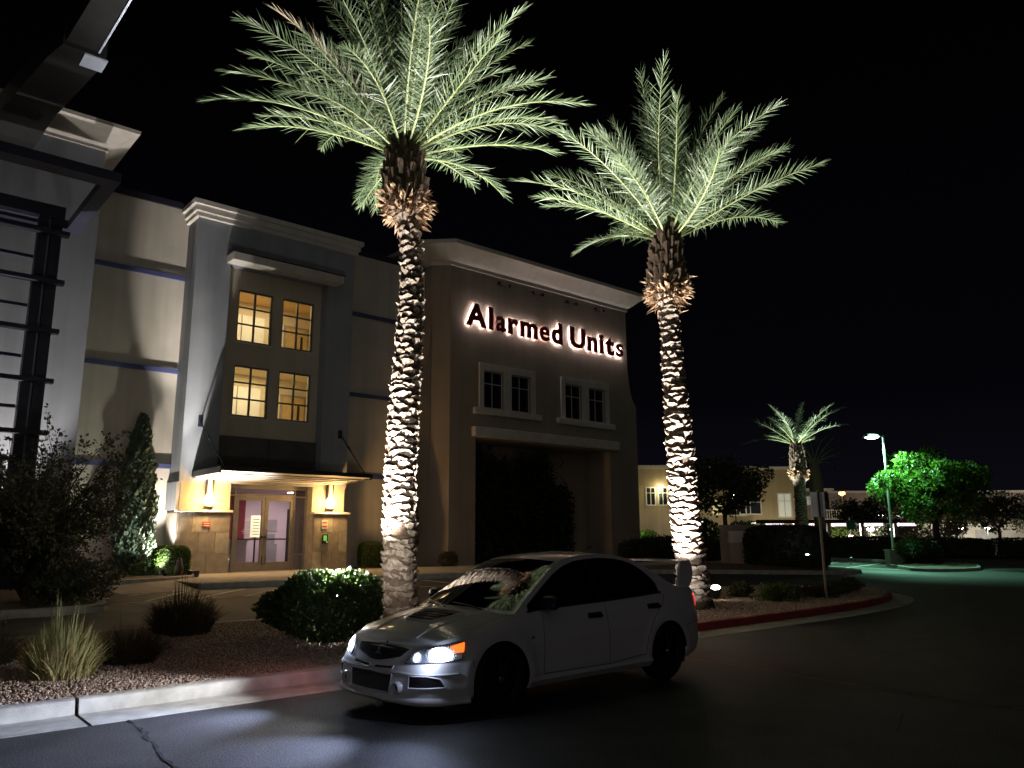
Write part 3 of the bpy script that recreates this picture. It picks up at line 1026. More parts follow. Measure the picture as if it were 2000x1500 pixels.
# ------------------------------------------------------------------ corner wing
WOP = [(20.36, 21.5, 6.96, 8.58), (21.9, 23.06, 6.96, 8.58), (25.18, 26.32, 6.96, 8.58), (26.76, 27.92, 6.96, 8.58), (19.98, 28.2, 0.3, 5.62)]
wpart("wall", cuts_wall(18.64, 29.66, 0.3, 12.88, 25.5, 25.8, WOP), M_WINGTAN, bld)
wpart("wing_corner", MB().prism([(18.64, 25.5), (18.64, 25.8), (18.4, 26.2), (18.4, 27.0), (18.04, 27.0), (18.04, 26.1)], 0.3, 12.88, 'z'), M_WINGTAN, bld)
wpart("wing_side", MB().box(29.36, 25.8, 0.3, 29.66, 33, 12.88), M_WINGTAN, bld)
wpart("wing_back", MB().box(18.04, 33, 0.3, 29.66, 33.3, 12.88).box(18.06, 27, 0.3, 18.3, 33, 12.88), M_WINGTAN, bld)
wpart("wing_roof", MB().box(18.3, 25.8, 12.6, 29.4, 33, 12.8), M_WINGTAN, bld)
# flared buttress with a concave shoulder at both ends
for sgn, xb in ((1, 29.66), (-1, 18.04)):
    prof = [(0, 0.3), (0.58, 0.3), (0.58, 8.05)]
    for k in range(1, 9):
        a = k / 8 * math.pi / 2
        prof.append((0.58 - 0.58 * math.sin(a) * 0.985, 8.05 + 2.5 * (1 - math.cos(a)) * 0.95 + 0.12 * k / 8))
    prof.append((0, 10.62))
    pl = [(xb + sgn * (p[0] + 0.001), p[1]) for p in prof]
    wpart("buttress", MB().prism(pl, 25.503 if sgn > 0 else 26.03, 27.5 if sgn > 0 else 26.49, 'y'), M_WINGTAN, bld)
WC = [(-0.05, 12.86), (0.07, 12.86), (0.07, 13.02), (0.13, 13.04), (0.28, 13.16), (0.50, 13.38), (0.66, 13.50), (0.78, 13.56), (0.80, 13.72), (-0.5, 13.78)]
wpart("cornice", sweep_mitre([(18.04, 28.5), (18.04, 26.1), (18.64, 25.5), (29.66, 25.5), (29.66, 30)], WC), M_TRIM, bld, smooth=True, angle=30)
wpart("lintel", MB().box(19.76, 25.22, 5.68, 28.62, 25.5, 6.09), M_TRIM, bld, bevel=0.012)
rec = MB()
rec.box(19.7, 27.2, 0.3, 28.5, 27.4, 5.8).box(19.6, 25.801, 0.3, 19.97, 27.2, 5.8).box(28.21, 25.801, 0.3, 28.6, 27.2, 5.8).box(19.6, 25.801, 5.63, 28.6, 27.2, 5.9)
wpart("recess", rec, M_WINGTAN, bld)
M_CURT = mat("curtain_dim", (0.05, 0.055, 0.07), 0.9, 0.3, 2)
for xa, xb_, ops in ((20.12, 23.32, WOP[0:2]), (24.94, 28.18, WOP[2:4])):
    tr = MB()
    tr.box(xa, 25.42, 6.92, ops[0][0], 25.5, 8.88).box(ops[0][1], 25.42, 6.92, ops[1][0], 25.5, 8.58).box(ops[1][1], 25.42, 6.92, xb_, 25.5, 8.88)
    tr.box(ops[0][0], 25.42, 8.58, ops[1][1], 25.5, 8.88)
    wd = wpart("window", tr, M_TRIM, bld)
    obj("sill", MB().box(xa - 0.3, 25.32, 6.66, xb_ + 0.28, 25.499, 6.915), M_TRIM, wd, bevel=0.012)
    for (a, b, c, d) in ops:
        f = MB()
        f.box(a, 25.58, c, a + 0.045, 25.64, d).box(b - 0.045, 25.58, c, b, 25.64, d).box(a + 0.045, 25.58, c, b - 0.045, 25.64, c + 0.045).box(a + 0.045, 25.58, d - 0.045, b - 0.045, 25.64, d)
        obj("sash", f, M_TRIM, wd)
        xm, zm = (a + b) / 2, c + (d - c) * 0.66
        obj("muntin", MB().box(xm - 0.016, 25.585, c + 0.045, xm + 0.016, 25.635, d - 0.045), M_TRIM, wd)
        obj("muntin", MB().box(a + 0.045, 25.59, zm - 0.016, xm - 0.016, 25.63, zm + 0.016), M_TRIM, wd)
        obj("muntin", MB().box(xm + 0.016, 25.59, zm - 0.016, b - 0.045, 25.63, zm + 0.016), M_TRIM, wd)
        for (p, q) in ((a + 0.045, xm - 0.016), (xm + 0.016, b - 0.045)):
            for (r, s) in ((c + 0.045, zm - 0.016), (zm + 0.016, d - 0.045)):
                obj("pane", MB().box(p, 25.607, r, q, 25.613, s), M_BLACKGLASS, wd)
# pairs of unlit flood lamps under the cornice
for k, xk in enumerate((21.35, 23.35, 25.55, 27.45)):
    fl = thing("flood_lamp", "unlit twin flood lamp bracket below the flared cornice, " + ("first", "second", "third", "fourth")[k] + " from the canted corner", "lamp", (xk, 25.5, 12.5), group="flood lamps above the sign letters")
    obj("bar", MB().box(-0.34, -0.10, -0.012, 0.34, -0.07, 0.012).box(-0.03, -0.07, -0.03, 0.03, 0, 0.03), M_DARKMET, fl)
    for s in (-1, 1):
        obj("lamp_head", MB().lathe([(0.0, -0.17), (0.085, -0.17), (0.075, -0.06), (0.03, -0.02), (0.0, -0.02)], 12, (s * 0.3, -0.10, 0.0), 'y'), M_DARKMET, fl, smooth=True)

# ------------------------------------------------------------------ halo-lit letters
sgn_root = thing("sign_letters", "dark red halo lit letters reading Alarmed Units on the tan wing", "sign", (19.3, 25.5, 10.42))
M_LET = mat("letter_red", (0.17, 0.02, 0.024), 0.45, 0.1, 5)
M_HALO = mat("halo_tube", (1, 1, 1), 0.5, 0, emit=(1.0, 0.90, 0.85), estr=50)
M_HALO_D = mat("halo_tube_dim", (1, 0.8, 0.7), 0.5, 0, emit=(1.0, 0.6, 0.5), estr=9)


def letter_mesh(ch, offset, depth, body=True):
    cu = bpy.data.curves.new("glyph", 'FONT')
    cu.body = ch
    cu.size = 1.32
    cu.offset = offset
    cu.extrude = depth
    cu.resolution_u = 3
    to = bpy.data.objects.new("glyph", cu)
    COL.objects.link(to)
    dg = bpy.context.evaluated_depsgraph_get()
    me = bpy.data.meshes.new_from_object(to.evaluated_get(dg))
    bpy.data.objects.remove(to)
    return me


def set_word(word, x0, x1, lit):
    ms = [letter_mesh(c, 0.03 if c in "aes" else 0.05, 0.04) for c in word]
    bb = []
    for me in ms:
        co = np.empty(len(me.vertices) * 3)
        me.vertices.foreach_get("co", co)
        co = co.reshape(-1, 3)
        bb.append((co[:, 0].min(), co[:, 0].max()))
    gap = 0.125
    tot = sum(b - a for a, b in bb) + gap * (len(word) - 1)
    k = (x1 - x0) / tot
    x = x0
    for c, me, (a, b), li in zip(word, ms, bb, lit):
        R = Matrix(((k, 0, 0, x - k * a - 19.3), (0, 0, -1, -0.125), (0, 1, 0, 0), (0, 0, 0, 1)))
        me.transform(R)
        me.flip_normals() if R.determinant() < 0 else None
        L = obj("letter", me, M_LET, sgn_root)
        if li:
            hm = letter_mesh(c, 0.006, 0.012)
            hm.transform(Matrix(((k, 0, 0, x - k * a - 19.3), (0, 0, -1, -0.055), (0, 1, 0, 0), (0, 0, 0, 1))))
            obj("halo_tube", hm, M_HALO if li == 1 else M_HALO_D, L)
        x += k * (b - a + gap)


set_word("Alarmed", 19.34, 24.98, [1, 1, 0, 1, 1, 2, 1])
set_word("Units", 25.5, 29.25, [1, 1, 1, 1, 1])

# ------------------------------------------------------------------ trellis tower at the left
twr = thing("trellis_tower", "grey corner tower with flared white cornice and dark steel trellis frame", "building", (0, 24, 0.4))
wpart("wall", cuts_wall(-12, 4.9, 0.3, 12.82, 24.0, 24.3, []), M_GREY, twr)
wpart("side_wall", MB().box(4.62, 24.301, 0.3, 4.9, 26.49, 12.82), M_GREY, twr)
wpart("tower_roof", MB().box(-12, 24.3, 12.5, 4.6, 30, 12.7), M_GREY, twr)
TWC = [(-0.05, 12.80), (0.05, 12.80), (0.05, 12.9), (0.55, 13.22), (0.72, 13.3), (0.74, 13.40), (-0.5, 13.45)]
wpart("cornice", sweep_mitre([(-12, 24.0), (4.9, 24.0), (4.9, 27.5)], TWC), M_TRIM, twr)
wpart("parapet_block", MB().box(-12, 24.6, 13.4, 1.8, 27, 14.6), M_TRIM, twr)
for xa, xb_ in ((3.12, 3.33), (3.40, 3.64)):
    wpart("post", MB().box(xa, 21.75, 0.3, xb_, 22.05, 9.6), M_NAVY, twr)
wpart("post_strip", MB().box(3.335, 21.86, 0.3, 3.395, 21.94, 9.6), mat("galvanised_strip", (0.34, 0.35, 0.40), 0.4, 0.1, metal=0.5), twr)
for xa in (-2.6, -2.3):
    wpart("post", MB().box(xa, 21.75, 0.3, xa + 0.22, 22.05, 9.6), M_NAVY, twr)
for z in (9.18, 7.9, 6.64, 5.39, 4.12, 2.86):
    wpart("louvre", MB().box(-6, 21.52, z - 0.06, 3.78, 21.74, z + 0.05), M_NAVY, twr)
for z in (8.55, 7.28, 6.0, 4.75, 3.5):
    wpart("thin_louvre", MB().box(-6, 21.95, z - 0.04, 3.10, 22.06, z + 0.04), M_NAVY, twr)
fm = MB()
fm.box(-6, 19.25, 9.92, 4.32, 19.72, 10.16).box(4.0, 19.72, 9.92, 4.32, 23.6, 10.16).box(-6, 23.25, 9.92, 4.0, 23.6, 10.16)
wpart("canopy_frame", fm, M_NAVY, twr)
wpart("cross_beam", MB().box(-6, 21.7, 9.602, 3.66, 22.1, 9.918), M_NAVY, twr)
# long roof beam running out over the drive
bm_ = MB()
st = [(24.0, 1.75, 2.95), (21.0, 2.05, 3.05), (18.2, 2.4, 3.36), (17.5, 2.55, 3.40)]
rows = []
for (yy, xl, xr) in st:
    rows.append([(xl, yy, 11.9), (xr, yy, 11.9), (xr, yy, 12.5), (xl, yy, 12.5), (xl, yy, 11.9)])
bm_.grid(rows).add(rows[0][:4], [(0, 1, 2, 3)]).add(rows[-1][:4], [(0, 1, 2, 3)])
M_BEAM = mat("beam_steel", (0.012, 0.0115, 0.012), 0.6, 0.3, 1.5)
wpart("roof_beam", bm_, M_BEAM, twr)
rows = []
for (yy, xl, xr) in [(17.5, 2.6, 3.22), (15.3, 2.7, 3.24), (11.5, 2.75, 3.3)]:
    rows.append([(xl, yy, 12.0), (xr, yy, 12.0), (xr, yy, 12.45), (xl, yy, 12.45), (xl, yy, 12.0)])
b2 = MB().grid(rows)
b2.add(rows[0][:4], [(0, 1, 2, 3)]).add(rows[-1][:4], [(0, 1, 2, 3)])
wpart("beam_extension", b2, M_BEAM, twr)
M_BEAMLIT = mat("beam_edge_lit_tone", (0.50, 0.54, 0.66), 0.5, 0.08, 4)  # light caught on the beam's plate and edge, put in as pale blue
wpart("beam_end_plate", MB().box(2.98, 17.52, 11.86, 3.44, 18.05, 11.898), M_BEAMLIT, twr)
wpart("beam_edge", MB().prism([(3.225, 17.49), (3.262, 17.49), (3.292, 14.6), (3.55, 13.6), (3.6, 11.5), (3.305, 11.5), (3.245, 15.3)], 11.97, 12.42, 'z'), M_BEAMLIT, twr)

# wire mesh screen below the trellis
msh = thing("mesh_screen", "dark welded wire mesh screen standing before the trellis posts", "fence", (0, 20.6, 0.35))
for k in range(0, 26):
    obj("wire", MB().tube([(-3.2, 0, 0.12 + k * 0.115), (2.9, 0, 0.12 + k * 0.115)], 0.006, 4, False), M_DARKMET, msh)
for k in range(0, 52):
    obj("wire", MB().tube([(-3.2 + k * 0.12, 0.012, 0.0), (-3.2 + k * 0.12, 0.012, 3.0)], 0.006, 4, False), M_DARKMET, msh)
obj("mesh_post", MB().box(2.9, -0.04, 0, 3.0, 0.06, 3.1), M_DARKMET, msh)
# ================================================================== PLANTS
LEAF_V = np.array([(0, 0, 0), (0.34, 0.07, 0.45), (0, 0, 1.0), (-0.34, 0.07, 0.45)])
LEAF_F = [(0, 1, 2), (0, 2, 3)]
M_LEAF = mat("leaf_green", (0.035, 0.065, 0.018), 0.55, 0, 9, trans=0.25, col2=(0.075, 0.12, 0.035), spec=0.4)
M_LEAF_B = mat("leaf_bright", (0.055, 0.10, 0.018), 0.5, 0, 9, trans=0.3, col2=(0.11, 0.17, 0.035), spec=0.4)
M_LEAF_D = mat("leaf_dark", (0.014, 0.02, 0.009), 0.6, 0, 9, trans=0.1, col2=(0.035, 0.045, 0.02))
M_LEAF_O = mat("leaf_olive", (0.05, 0.055, 0.025), 0.6, 0, 9, trans=0.2, col2=(0.10, 0.10, 0.05))
M_LOTTREE = mat("lot_tree_leaf", (0.05, 0.11, 0.012), 0.5, 0, 6, trans=0.5, col2=(0.10, 0.18, 0.02))
M_CYP = mat("cypress_green", (0.045, 0.075, 0.048), 0.6, 0, 14, trans=0.12, col2=(0.13, 0.17, 0.125))
M_TWIG = mat("twig_bark", (0.055, 0.042, 0.032), 0.9, 0.3, 12)
M_BARK = mat("palm_bark", (0.10, 0.066, 0.045), 0.95, 0.35, 14, 0.8, 45)
M_STUB = mat("palm_stub", (0.13, 0.09, 0.06), 0.92, 0, 13, 0.9, 55, col2=(0.38, 0.31, 0.25))
M_FIBRE = mat("palm_fibre", (0.20, 0.115, 0.06), 0.95, 0, 18, col2=(0.40, 0.27, 0.17))
M_FROND = mat("palm_leaflet", (0.07, 0.115, 0.05), 0.4, 0, 3.2, trans=0.25, col2=(0.185, 0.24, 0.135), spec=0.55)
M_RACHIS = mat("palm_rachis", (0.26, 0.30, 0.13), 0.5, 0.15, 6)
M_FROND_DEAD = mat("dead_leaflet", (0.50, 0.40, 0.29), 0.8, 0.25, 9, trans=0.15)
M_STRAW = mat("straw_blade", (0.26, 0.21, 0.085), 0.8, 0, 25, trans=0.2, col2=(0.44, 0.39, 0.19))
M_BLADE = mat("green_blade", (0.15, 0.19, 0.06), 0.7, 0, 20, trans=0.25, col2=(0.30, 0.32, 0.14))
M_DRY = mat("dry_blade", (0.055, 0.045, 0.022), 0.85, 0, 25, trans=0.15, col2=(0.11, 0.095, 0.045))


def leaves(n, pos, dirs, size, jit=0.7, rng=RNG):
    d = dirs + rng.normal(size=(n, 3)) * jit
    s = size * rng.uniform(0.6, 1.3, n)
    return scatter(LEAF_V, LEAF_F, pos, rot_to(d, rng.uniform(0, 6.28, n)), np.stack([s * rng.uniform(0.7, 1.2, n), s, s], 1))


def ellipsoid_pts(n, r, fill=0.45, rng=RNG, lump=0.18, lumps=14):
    d = rng.normal(size=(n, 3))
    d /= np.linalg.norm(d, axis=1, keepdims=True)
    c = rng.normal(size=(lumps, 3))
    c /= np.linalg.norm(c, axis=1, keepdims=True)
    b = np.max(np.clip(d @ c.T, 0, 1) ** 10, axis=1)
    k = (fill + (1 - fill) * rng.random(n) ** 0.5) * (1 - lump + lump * 1.6 * b)
    return d * k[:, None] * np.array(r), d


def box_pts(n, r, rng=RNG, depth=0.12):
    """points in the outer layer of a rounded box with half sizes r"""
    p = rng.uniform(-1, 1, (n, 3))
    ax = rng.choice(3, n, p=[0.3, 0.3, 0.4])
    sg = np.where(rng.random(n) < 0.5, -1, 1)
    p[np.arange(n), ax] = sg * (1 - depth * rng.random(n) ** 1.5)
    q = np.abs(p) ** 4
    p = p / np.maximum(1, (q.sum(1) ** 0.25))[:, None]
    d = p ** 3
    d /= np.linalg.norm(d, axis=1, keepdims=True) + 1e-6
    return p * np.array(r), d


def shrub(name, label, cat, loc, r, n, size, m, shape="ball", group=None, fill=0.45, jit=0.7, lump=0.18, seed=1, core=True, up=0.3, stem=True):
    rng = np.random.default_rng(seed)
    t = thing(name, label, cat, loc, group=group)
    p, d = ellipsoid_pts(n, r, fill, rng, lump) if shape == "ball" else box_pts(n, r, rng)
    p[:, 2] += r[2] * (0.96 if shape == "box" else 0.86)
    keep = p[:, 2] > 0.0
    p, d = p[keep], d[keep]
    d = d + np.array([0, 0, up])
    V, Fc = leaves(len(p), p, d, size, jit, rng)
    obj("foliage", npmesh("foliage", V, Fc), m, t)
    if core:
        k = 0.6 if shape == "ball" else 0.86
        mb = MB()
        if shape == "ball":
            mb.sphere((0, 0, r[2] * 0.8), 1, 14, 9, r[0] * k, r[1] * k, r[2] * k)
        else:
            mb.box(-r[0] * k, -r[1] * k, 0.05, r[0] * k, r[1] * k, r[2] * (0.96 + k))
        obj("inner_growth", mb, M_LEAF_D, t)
    if stem:
        mb = MB()
        for k in range(5):
            a = k * 1.256 + rng.random()
            mb.tube([(0.05 * math.cos(a), 0.05 * math.sin(a), -0.05), (0.25 * r[0] * math.cos(a), 0.25 * r[1] * math.sin(a), r[2] * 0.6), (0.5 * r[0] * math.cos(a), 0.5 * r[1] * math.sin(a), r[2] * 1.2)], [0.03, 0.02, 0.008], 5)
        obj("stem", mb, M_TWIG, t)
    return t


def blades(n, r0, h, lean, w, rng, hv=0.55, seg=4):
    """curved tapering blades rising from a tuft"""
    a = rng.uniform(0, 6.283, n)
    rad = r0 * np.sqrt(rng.random(n))
    base = np.stack([rad * np.cos(a), rad * np.sin(a), np.zeros(n)], 1)
    a2 = a + rng.normal(size=n) * 0.5
    ln = lean * (0.25 + 0.75 * rad / r0) * rng.uniform(0.4, 1.4, n)
    hh = h * (1 - hv + hv * rng.random(n)) * (1.05 - 0.35 * (rad / r0) ** 2)
    out = np.stack([np.cos(a2), np.sin(a2), np.zeros(n)], 1)
    sid = np.stack([-np.sin(a2 + rng.normal(size=n)), np.cos(a2), np.zeros(n)], 1)
    V = []
    for k in range(seg + 1):
        t = k / seg
        c = base + out * (ln * t ** 1.7)[:, None] + np.array([0, 0, 1.0]) * (hh * (t - 0.16 * (ln / (hh + 1e-6)) * t * t))[:, None]
        ww = w * (1 - 0.92 * t ** 1.5)
        V.append(np.stack([c - sid * ww / 2, c + sid * ww / 2], 1))
    V = np.stack(V, 1).reshape(-1, 3)       # n, seg+1, 2
    k2 = 2 * (seg + 1)
    tf = []
    for k in range(seg):
        tf += [(2 * k, 2 * k + 1, 2 * k + 3), (2 * k, 2 * k + 3, 2 * k + 2)]
    Fc = (np.array(tf)[None] + (np.arange(n) * k2)[:, None, None]).reshape(-1, 3)
    return V, Fc


def grass(label, loc, r0, h, lean, n, m, tall=12, m2=None, seed=1, w=0.011, group=None, flop=0):
    rng = np.random.default_rng(seed)
    t = thing("grass_clump", label, "grass", loc, group=group)
    V, Fc = blades(n, r0, h, lean, w, rng)
    obj("blades", npmesh("blades", V, Fc), m, t)
    V, Fc = blades(int(n * 0.35), r0 * 0.9, h * 1.12, lean * 0.8, w * 0.9, rng)
    obj("young_blades", npmesh("young_blades", V, Fc), m2 or m, t)
    if tall:
        V, Fc = blades(tall, r0 * 0.6, h * 1.62, lean * 0.35, w * 1.1, rng, 0.25)
        obj("tall_stalks", npmesh("tall_stalks", V, Fc), m2 or m, t)
    if flop:
        V, Fc = blades(flop, r0 * 1.1, h * 0.35, lean * 2.6, w * 2.6, rng, 0.5)
        obj("arching_leaves", npmesh("arching_leaves", V, Fc), M_LEAF_B, t)
    return t


# --- foreground grasses -------------------------------------------------------
def bedz(x, yv):
    return float(bed_z(x, yv))


def gloc(x, yv):
    return (x, yv, bedz(x, yv) - 0.01)


grass("tall straw coloured grass clump lit up beside the kerb", gloc(2.12, 9.95), 0.30, 0.62, 0.20, 1300, M_STRAW, 26, M_BLADE, 11, w=0.017, flop=18)
grass("low dark grass clump behind the lit straw clump", gloc(3.0, 10.75), 0.30, 0.50, 0.38, 1100, M_DRY, 8, M_DRY, 12)
grass("dark upright grass tuft at the drive edge of the gravel", gloc(4.35, 12.85), 0.40, 0.66, 0.26, 1700, M_DRY, 40, M_DRY, 13, w=0.014)
grass("dark grass clump under the mesh screen shrubbery", gloc(1.6, 11.6), 0.3, 0.6, 0.4, 800, M_DRY, 6, M_DRY, 14)
# big bush that hides the first palm's lamp
shrub("rounded_bush", "wide dark leafy bush with glaring lit top beside the car's nose", "bush", gloc(5.78, 10.9), (0.98, 0.98, 0.56), 13000, 0.085, M_LEAF, fill=0.55, lump=0.22, seed=21, core=False)
# low flowering shrubs round the sign post
for k, (x, yv, rx, rz, lab) in enumerate([
        (17.2, 11.35, 0.33, 0.20, "small low shrub next to the glowing ground lamp"),
        (16.7, 10.1, 0.62, 0.25, "broad low green shrub at the front of the red kerb bed"),
        (17.75, 10.5, 0.55, 0.24, "low olive shrub just before the sign post"),
        (18.9, 10.25, 0.62, 0.20, "low reddish shrub behind the foot of the sign post"),
        (19.9, 10.35, 0.6, 0.19, "low trailing shrub at the rounded kerb end, inner one"),
        (20.9, 10.6, 0.55, 0.18, "low trailing shrub at the rounded kerb end, outermost")]):
    shrub("low_shrub", lab, "shrub", gloc(x, yv), (rx, rx * 0.8, rz), 1500, 0.06, M_LEAF_O if k != 1 else M_LEAF_B, seed=30 + k, lump=0.4, core=False, group="low shrubs round the sign post", jit=1.0)

# --- plants along the building --------------------------------------------------
def cypress(label, loc, h, rad, n, m, seed):
    rng = np.random.default_rng(seed)
    t = thing("cypress", label, "tree", loc)
    u = rng.random(n) ** 0.85
    a = rng.uniform(0, 6.283, n)
    prof = np.interp(u, [0, 0.05, 0.2, 0.45, 0.7, 0.88, 1.0], [0.55, 0.85, 1.0, 0.95, 0.7, 0.38, 0.04]) * (1 + 0.15 * np.sin(a * 5 + u * 23) + 0.10 * np.sin(a * 9 - u * 41))
    rr = rad * prof * (0.55 + 0.45 * rng.random(n) ** 0.4)
    p = np.stack([rr * np.cos(a), rr * np.sin(a), u * h * 0.97 + 0.05], 1)
    d = np.stack([np.cos(a) * 0.5, np.sin(a) * 0.5, np.full(n, 1.2)], 1)
    V, Fc = leaves(n, p, d, 0.15, 0.35, rng)
    obj("foliage", npmesh("foliage", V, Fc), m, t)
    obj("trunk", MB().tube([(0, 0, -0.05), (0.02, 0, h * 0.5), (0, 0, h * 0.93)], [0.07, 0.05, 0.012], 7), M_TWIG, t)
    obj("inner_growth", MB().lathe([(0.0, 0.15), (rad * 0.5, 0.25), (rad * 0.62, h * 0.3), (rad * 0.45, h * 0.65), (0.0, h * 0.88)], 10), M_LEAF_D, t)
    return t


cypress("tall narrow cypress lit from one side before the cream wall", (7.05, 25.72, 0.53), 4.85, 0.50, 13000, M_CYP, 41)
cypress("slender warm lit cypress in the angle beside the corner wing", (16.9, 25.95, 0.5), 4.4, 0.42, 6000, M_LEAF_O, 42)
shrub("clipped_shrub", "square clipped shrub glowing green in front of its ground lamp", "shrub", (7.80, 24.45, 0.53), (0.48, 0.36, 0.42), 5200, 0.06, M_LEAF_B, "box", seed=43, group="clipped shrubs along the wall")
shrub("clipped_shrub", "small square clipped shrub against the wall beyond the keypad pier", "shrub", (15.3, 25.75, 0.5), (0.40, 0.36, 0.46), 4200, 0.06, M_LEAF_B, "box", seed=44, group="clipped shrubs along the wall")
shrub("low_shrub", "low dark shrub at the foot of the cypress", "shrub", (7.15, 24.6, 0.53), (0.42, 0.35, 0.20), 1600, 0.07, M_LEAF, seed=45, core=False)
shrub("low_shrub", "low dark shrub at the foot of the corner wing", "shrub", (18.3, 25.0, 0.5), (0.42, 0.35, 0.30), 1600, 0.07, M_LEAF_O, seed=46, core=False)
rk = thing("boulder", "small dark standing stone before the clipped green shrub", "stone", (7.86, 23.85, 0.54))
obj("stone_body", MB().lathe([(0.0, -0.03), (0.13, 0.0), (0.12, 0.22), (0.085, 0.42), (0.03, 0.52), (0.0, 0.53)], 9), mat("boulder_stone", (0.09, 0.07, 0.055), 0.9, 0.3, 9, 0.6, 20), rk)


def twiggy(label, loc, h, spread, nb, nl, seed, m_leaf, size=0.05):
    """open desert shrub: many thin arching branches with small leaves"""
    rng = np.random.default_rng(seed)
    t = thing("desert_shrub", label, "shrub", loc)
    P, D = [], []
    for k in range(nb):
        a = rng.uniform(0, 6.283)
        L = h * rng.uniform(0.55, 1.1)
        sp = spread * rng.uniform(0.3, 1.1)
        pts = []
        for i in range(7):
            s = i / 6
            pts.append(np.array([math.cos(a) * sp * s ** 1.25, math.sin(a) * sp * s ** 1.25, L * (s - 0.28 * s * s)]) + rng.normal(size=3) * 0.05 * s)
        mb = MB().tube(pts, list(np.linspace(0.022, 0.004, 7)), 4, False)
        for j in range(5):
            i = rng.integers(2, 6)
            q = pts[i]
            d = rng.normal(size=3) * 0.35 + np.array([math.cos(a), math.sin(a), 0.2]) * 0.35
            mb.tube([q, q + d * 0.5 + rng.normal(size=3) * 0.03, q + d], [0.007, 0.005, 0.002], 3, False)
            for g in np.linspace(0.2, 1, 6):
                P.append(q + d * g)
                D.append(d)
        for i in range(2, 7):
            for g in range(4):
                P.append(pts[i] + rng.normal(size=3) * 0.06)
                D.append(np.array([math.cos(a), math.sin(a), 0.3]))
        obj("branch", mb, M_TWIG, t)
    P, D = np.array(P), np.array(D)
    idx = rng.integers(0, len(P), nl)
    V, Fc = leaves(nl, P[idx] + rng.normal(size=(nl, 3)) * 0.05, D[idx], size, 0.8, rng)
    obj("foliage", npmesh("foliage", V, Fc), m_leaf, t)
    return t


twiggy("tangled dark desert shrub before the trellis posts", (3.1, 18.3, 0.4), 4.0, 2.1, 70, 17000, 51, M_LEAF_O, 0.075)
twiggy("tangled bare desert shrub against the wire mesh screen", (1.3, 17.8, 0.4), 3.4, 1.8, 45, 6500, 52, M_LEAF_O, 0.065)
twiggy("open brown shrub between tangled thicket and the tall cypress", (4.1, 21.9, 0.45), 3.6, 1.3, 40, 4200, 53, M_LEAF_O, 0.07)
shrub("low_shrub", "low mound of growth under the desert thicket", "shrub", (3.6, 17.6, 0.38), (0.95, 0.9, 0.5), 4200, 0.08, M_LEAF_O, seed=54, core=True, lump=0.35)

# vine in the wing's recess
rngv = np.random.default_rng(61)
vine = thing("climbing_vine", "dense black looking vine filling the recess under the lintel", "vine", (23.5, 26.8, 0.5))
nv = 15000
px = rngv.uniform(-2.75, 3.0, nv)
top = 4.45 + 0.35 * np.sin(px * 2.1) + 0.25 * np.sin(px * 5.3 + 1) - 0.55 * smooth01((px - 1.2) / 1.8) * 2.2 - 0.25 * smooth01((-px - 2.0) / 0.7) * 2
pz = top * rngv.random(nv) ** 0.85 + rngv.normal(size=nv) * 0.08
pos = np.stack([px, rngv.uniform(-0.55, 0.3, nv), np.maximum(pz, 0.02)], 1)
V, Fc = leaves(nv, pos, np.tile([0, -0.6, 0.2], (nv, 1)), 0.16, 0.8, rngv)
obj("foliage", npmesh("foliage", V, Fc), M_LEAF_D, vine)
for k in range(16):
    x0 = rngv.uniform(-2.8, 3.2)
    pts = [np.array([x0, 0.25, 3.4 + rngv.random()])]
    for i in range(6):
        pts.append(pts[-1] + np.array([rngv.normal() * 0.22, rngv.normal() * 0.04, rngv.uniform(0.05, 0.3)]))
    pts = [np.array([p[0], min(p[1], 0.35), min(p[2], 5.0)]) for p in pts]
    obj("tendril", MB().tube(pts, [0.02, 0.016, 0.014, 0.012, 0.01, 0.007, 0.004], 4, False), M_LEAF_D, vine)

# ------------------------------------------------------------------ palms
STUB_V = np.array([(0, -0.005, -0.085), (-0.155, -0.045, -0.03), (0.155, -0.045, -0.03), (-0.15, 0.012, 0.022), (-0.07, 0.052, 0.035), (0.03, 0.064, 0.045), (0.10, 0.046, 0.034), (0.15, 0.012, 0.022),
                   (-0.14, -0.05, 0.045), (0.0, -0.02, 0.062), (0.14, -0.05, 0.045)])
STUB_F = [(0, 4, 3, 1), (0, 5, 4), (0, 6, 5), (0, 2, 7, 6), (3, 4, 9, 8), (4, 5, 9), (5, 6, 9), (6, 7, 10, 9), (1, 3, 8), (2, 10, 7)]
BOOT_V = np.array([(-0.085, -0.03, 0), (0.085, -0.03, 0), (0.0, 0.055, 0.0), (-0.06, 0.0, 0.24), (0.06, 0.0, 0.24), (0.0, 0.05, 0.26), (-0.05, -0.03, 0.2), (0.05, -0.03, 0.2)])
BOOT_F = [(0, 2, 5, 3), (2, 1, 4, 5), (3, 5, 4), (0, 3, 6), (1, 7, 4), (3, 4, 7, 6)]


def tri(faces):
    out = []
    for f in faces:
        for k in range(1, len(f) - 1):
            out.append((f[0], f[k], f[k + 1]))
    return out


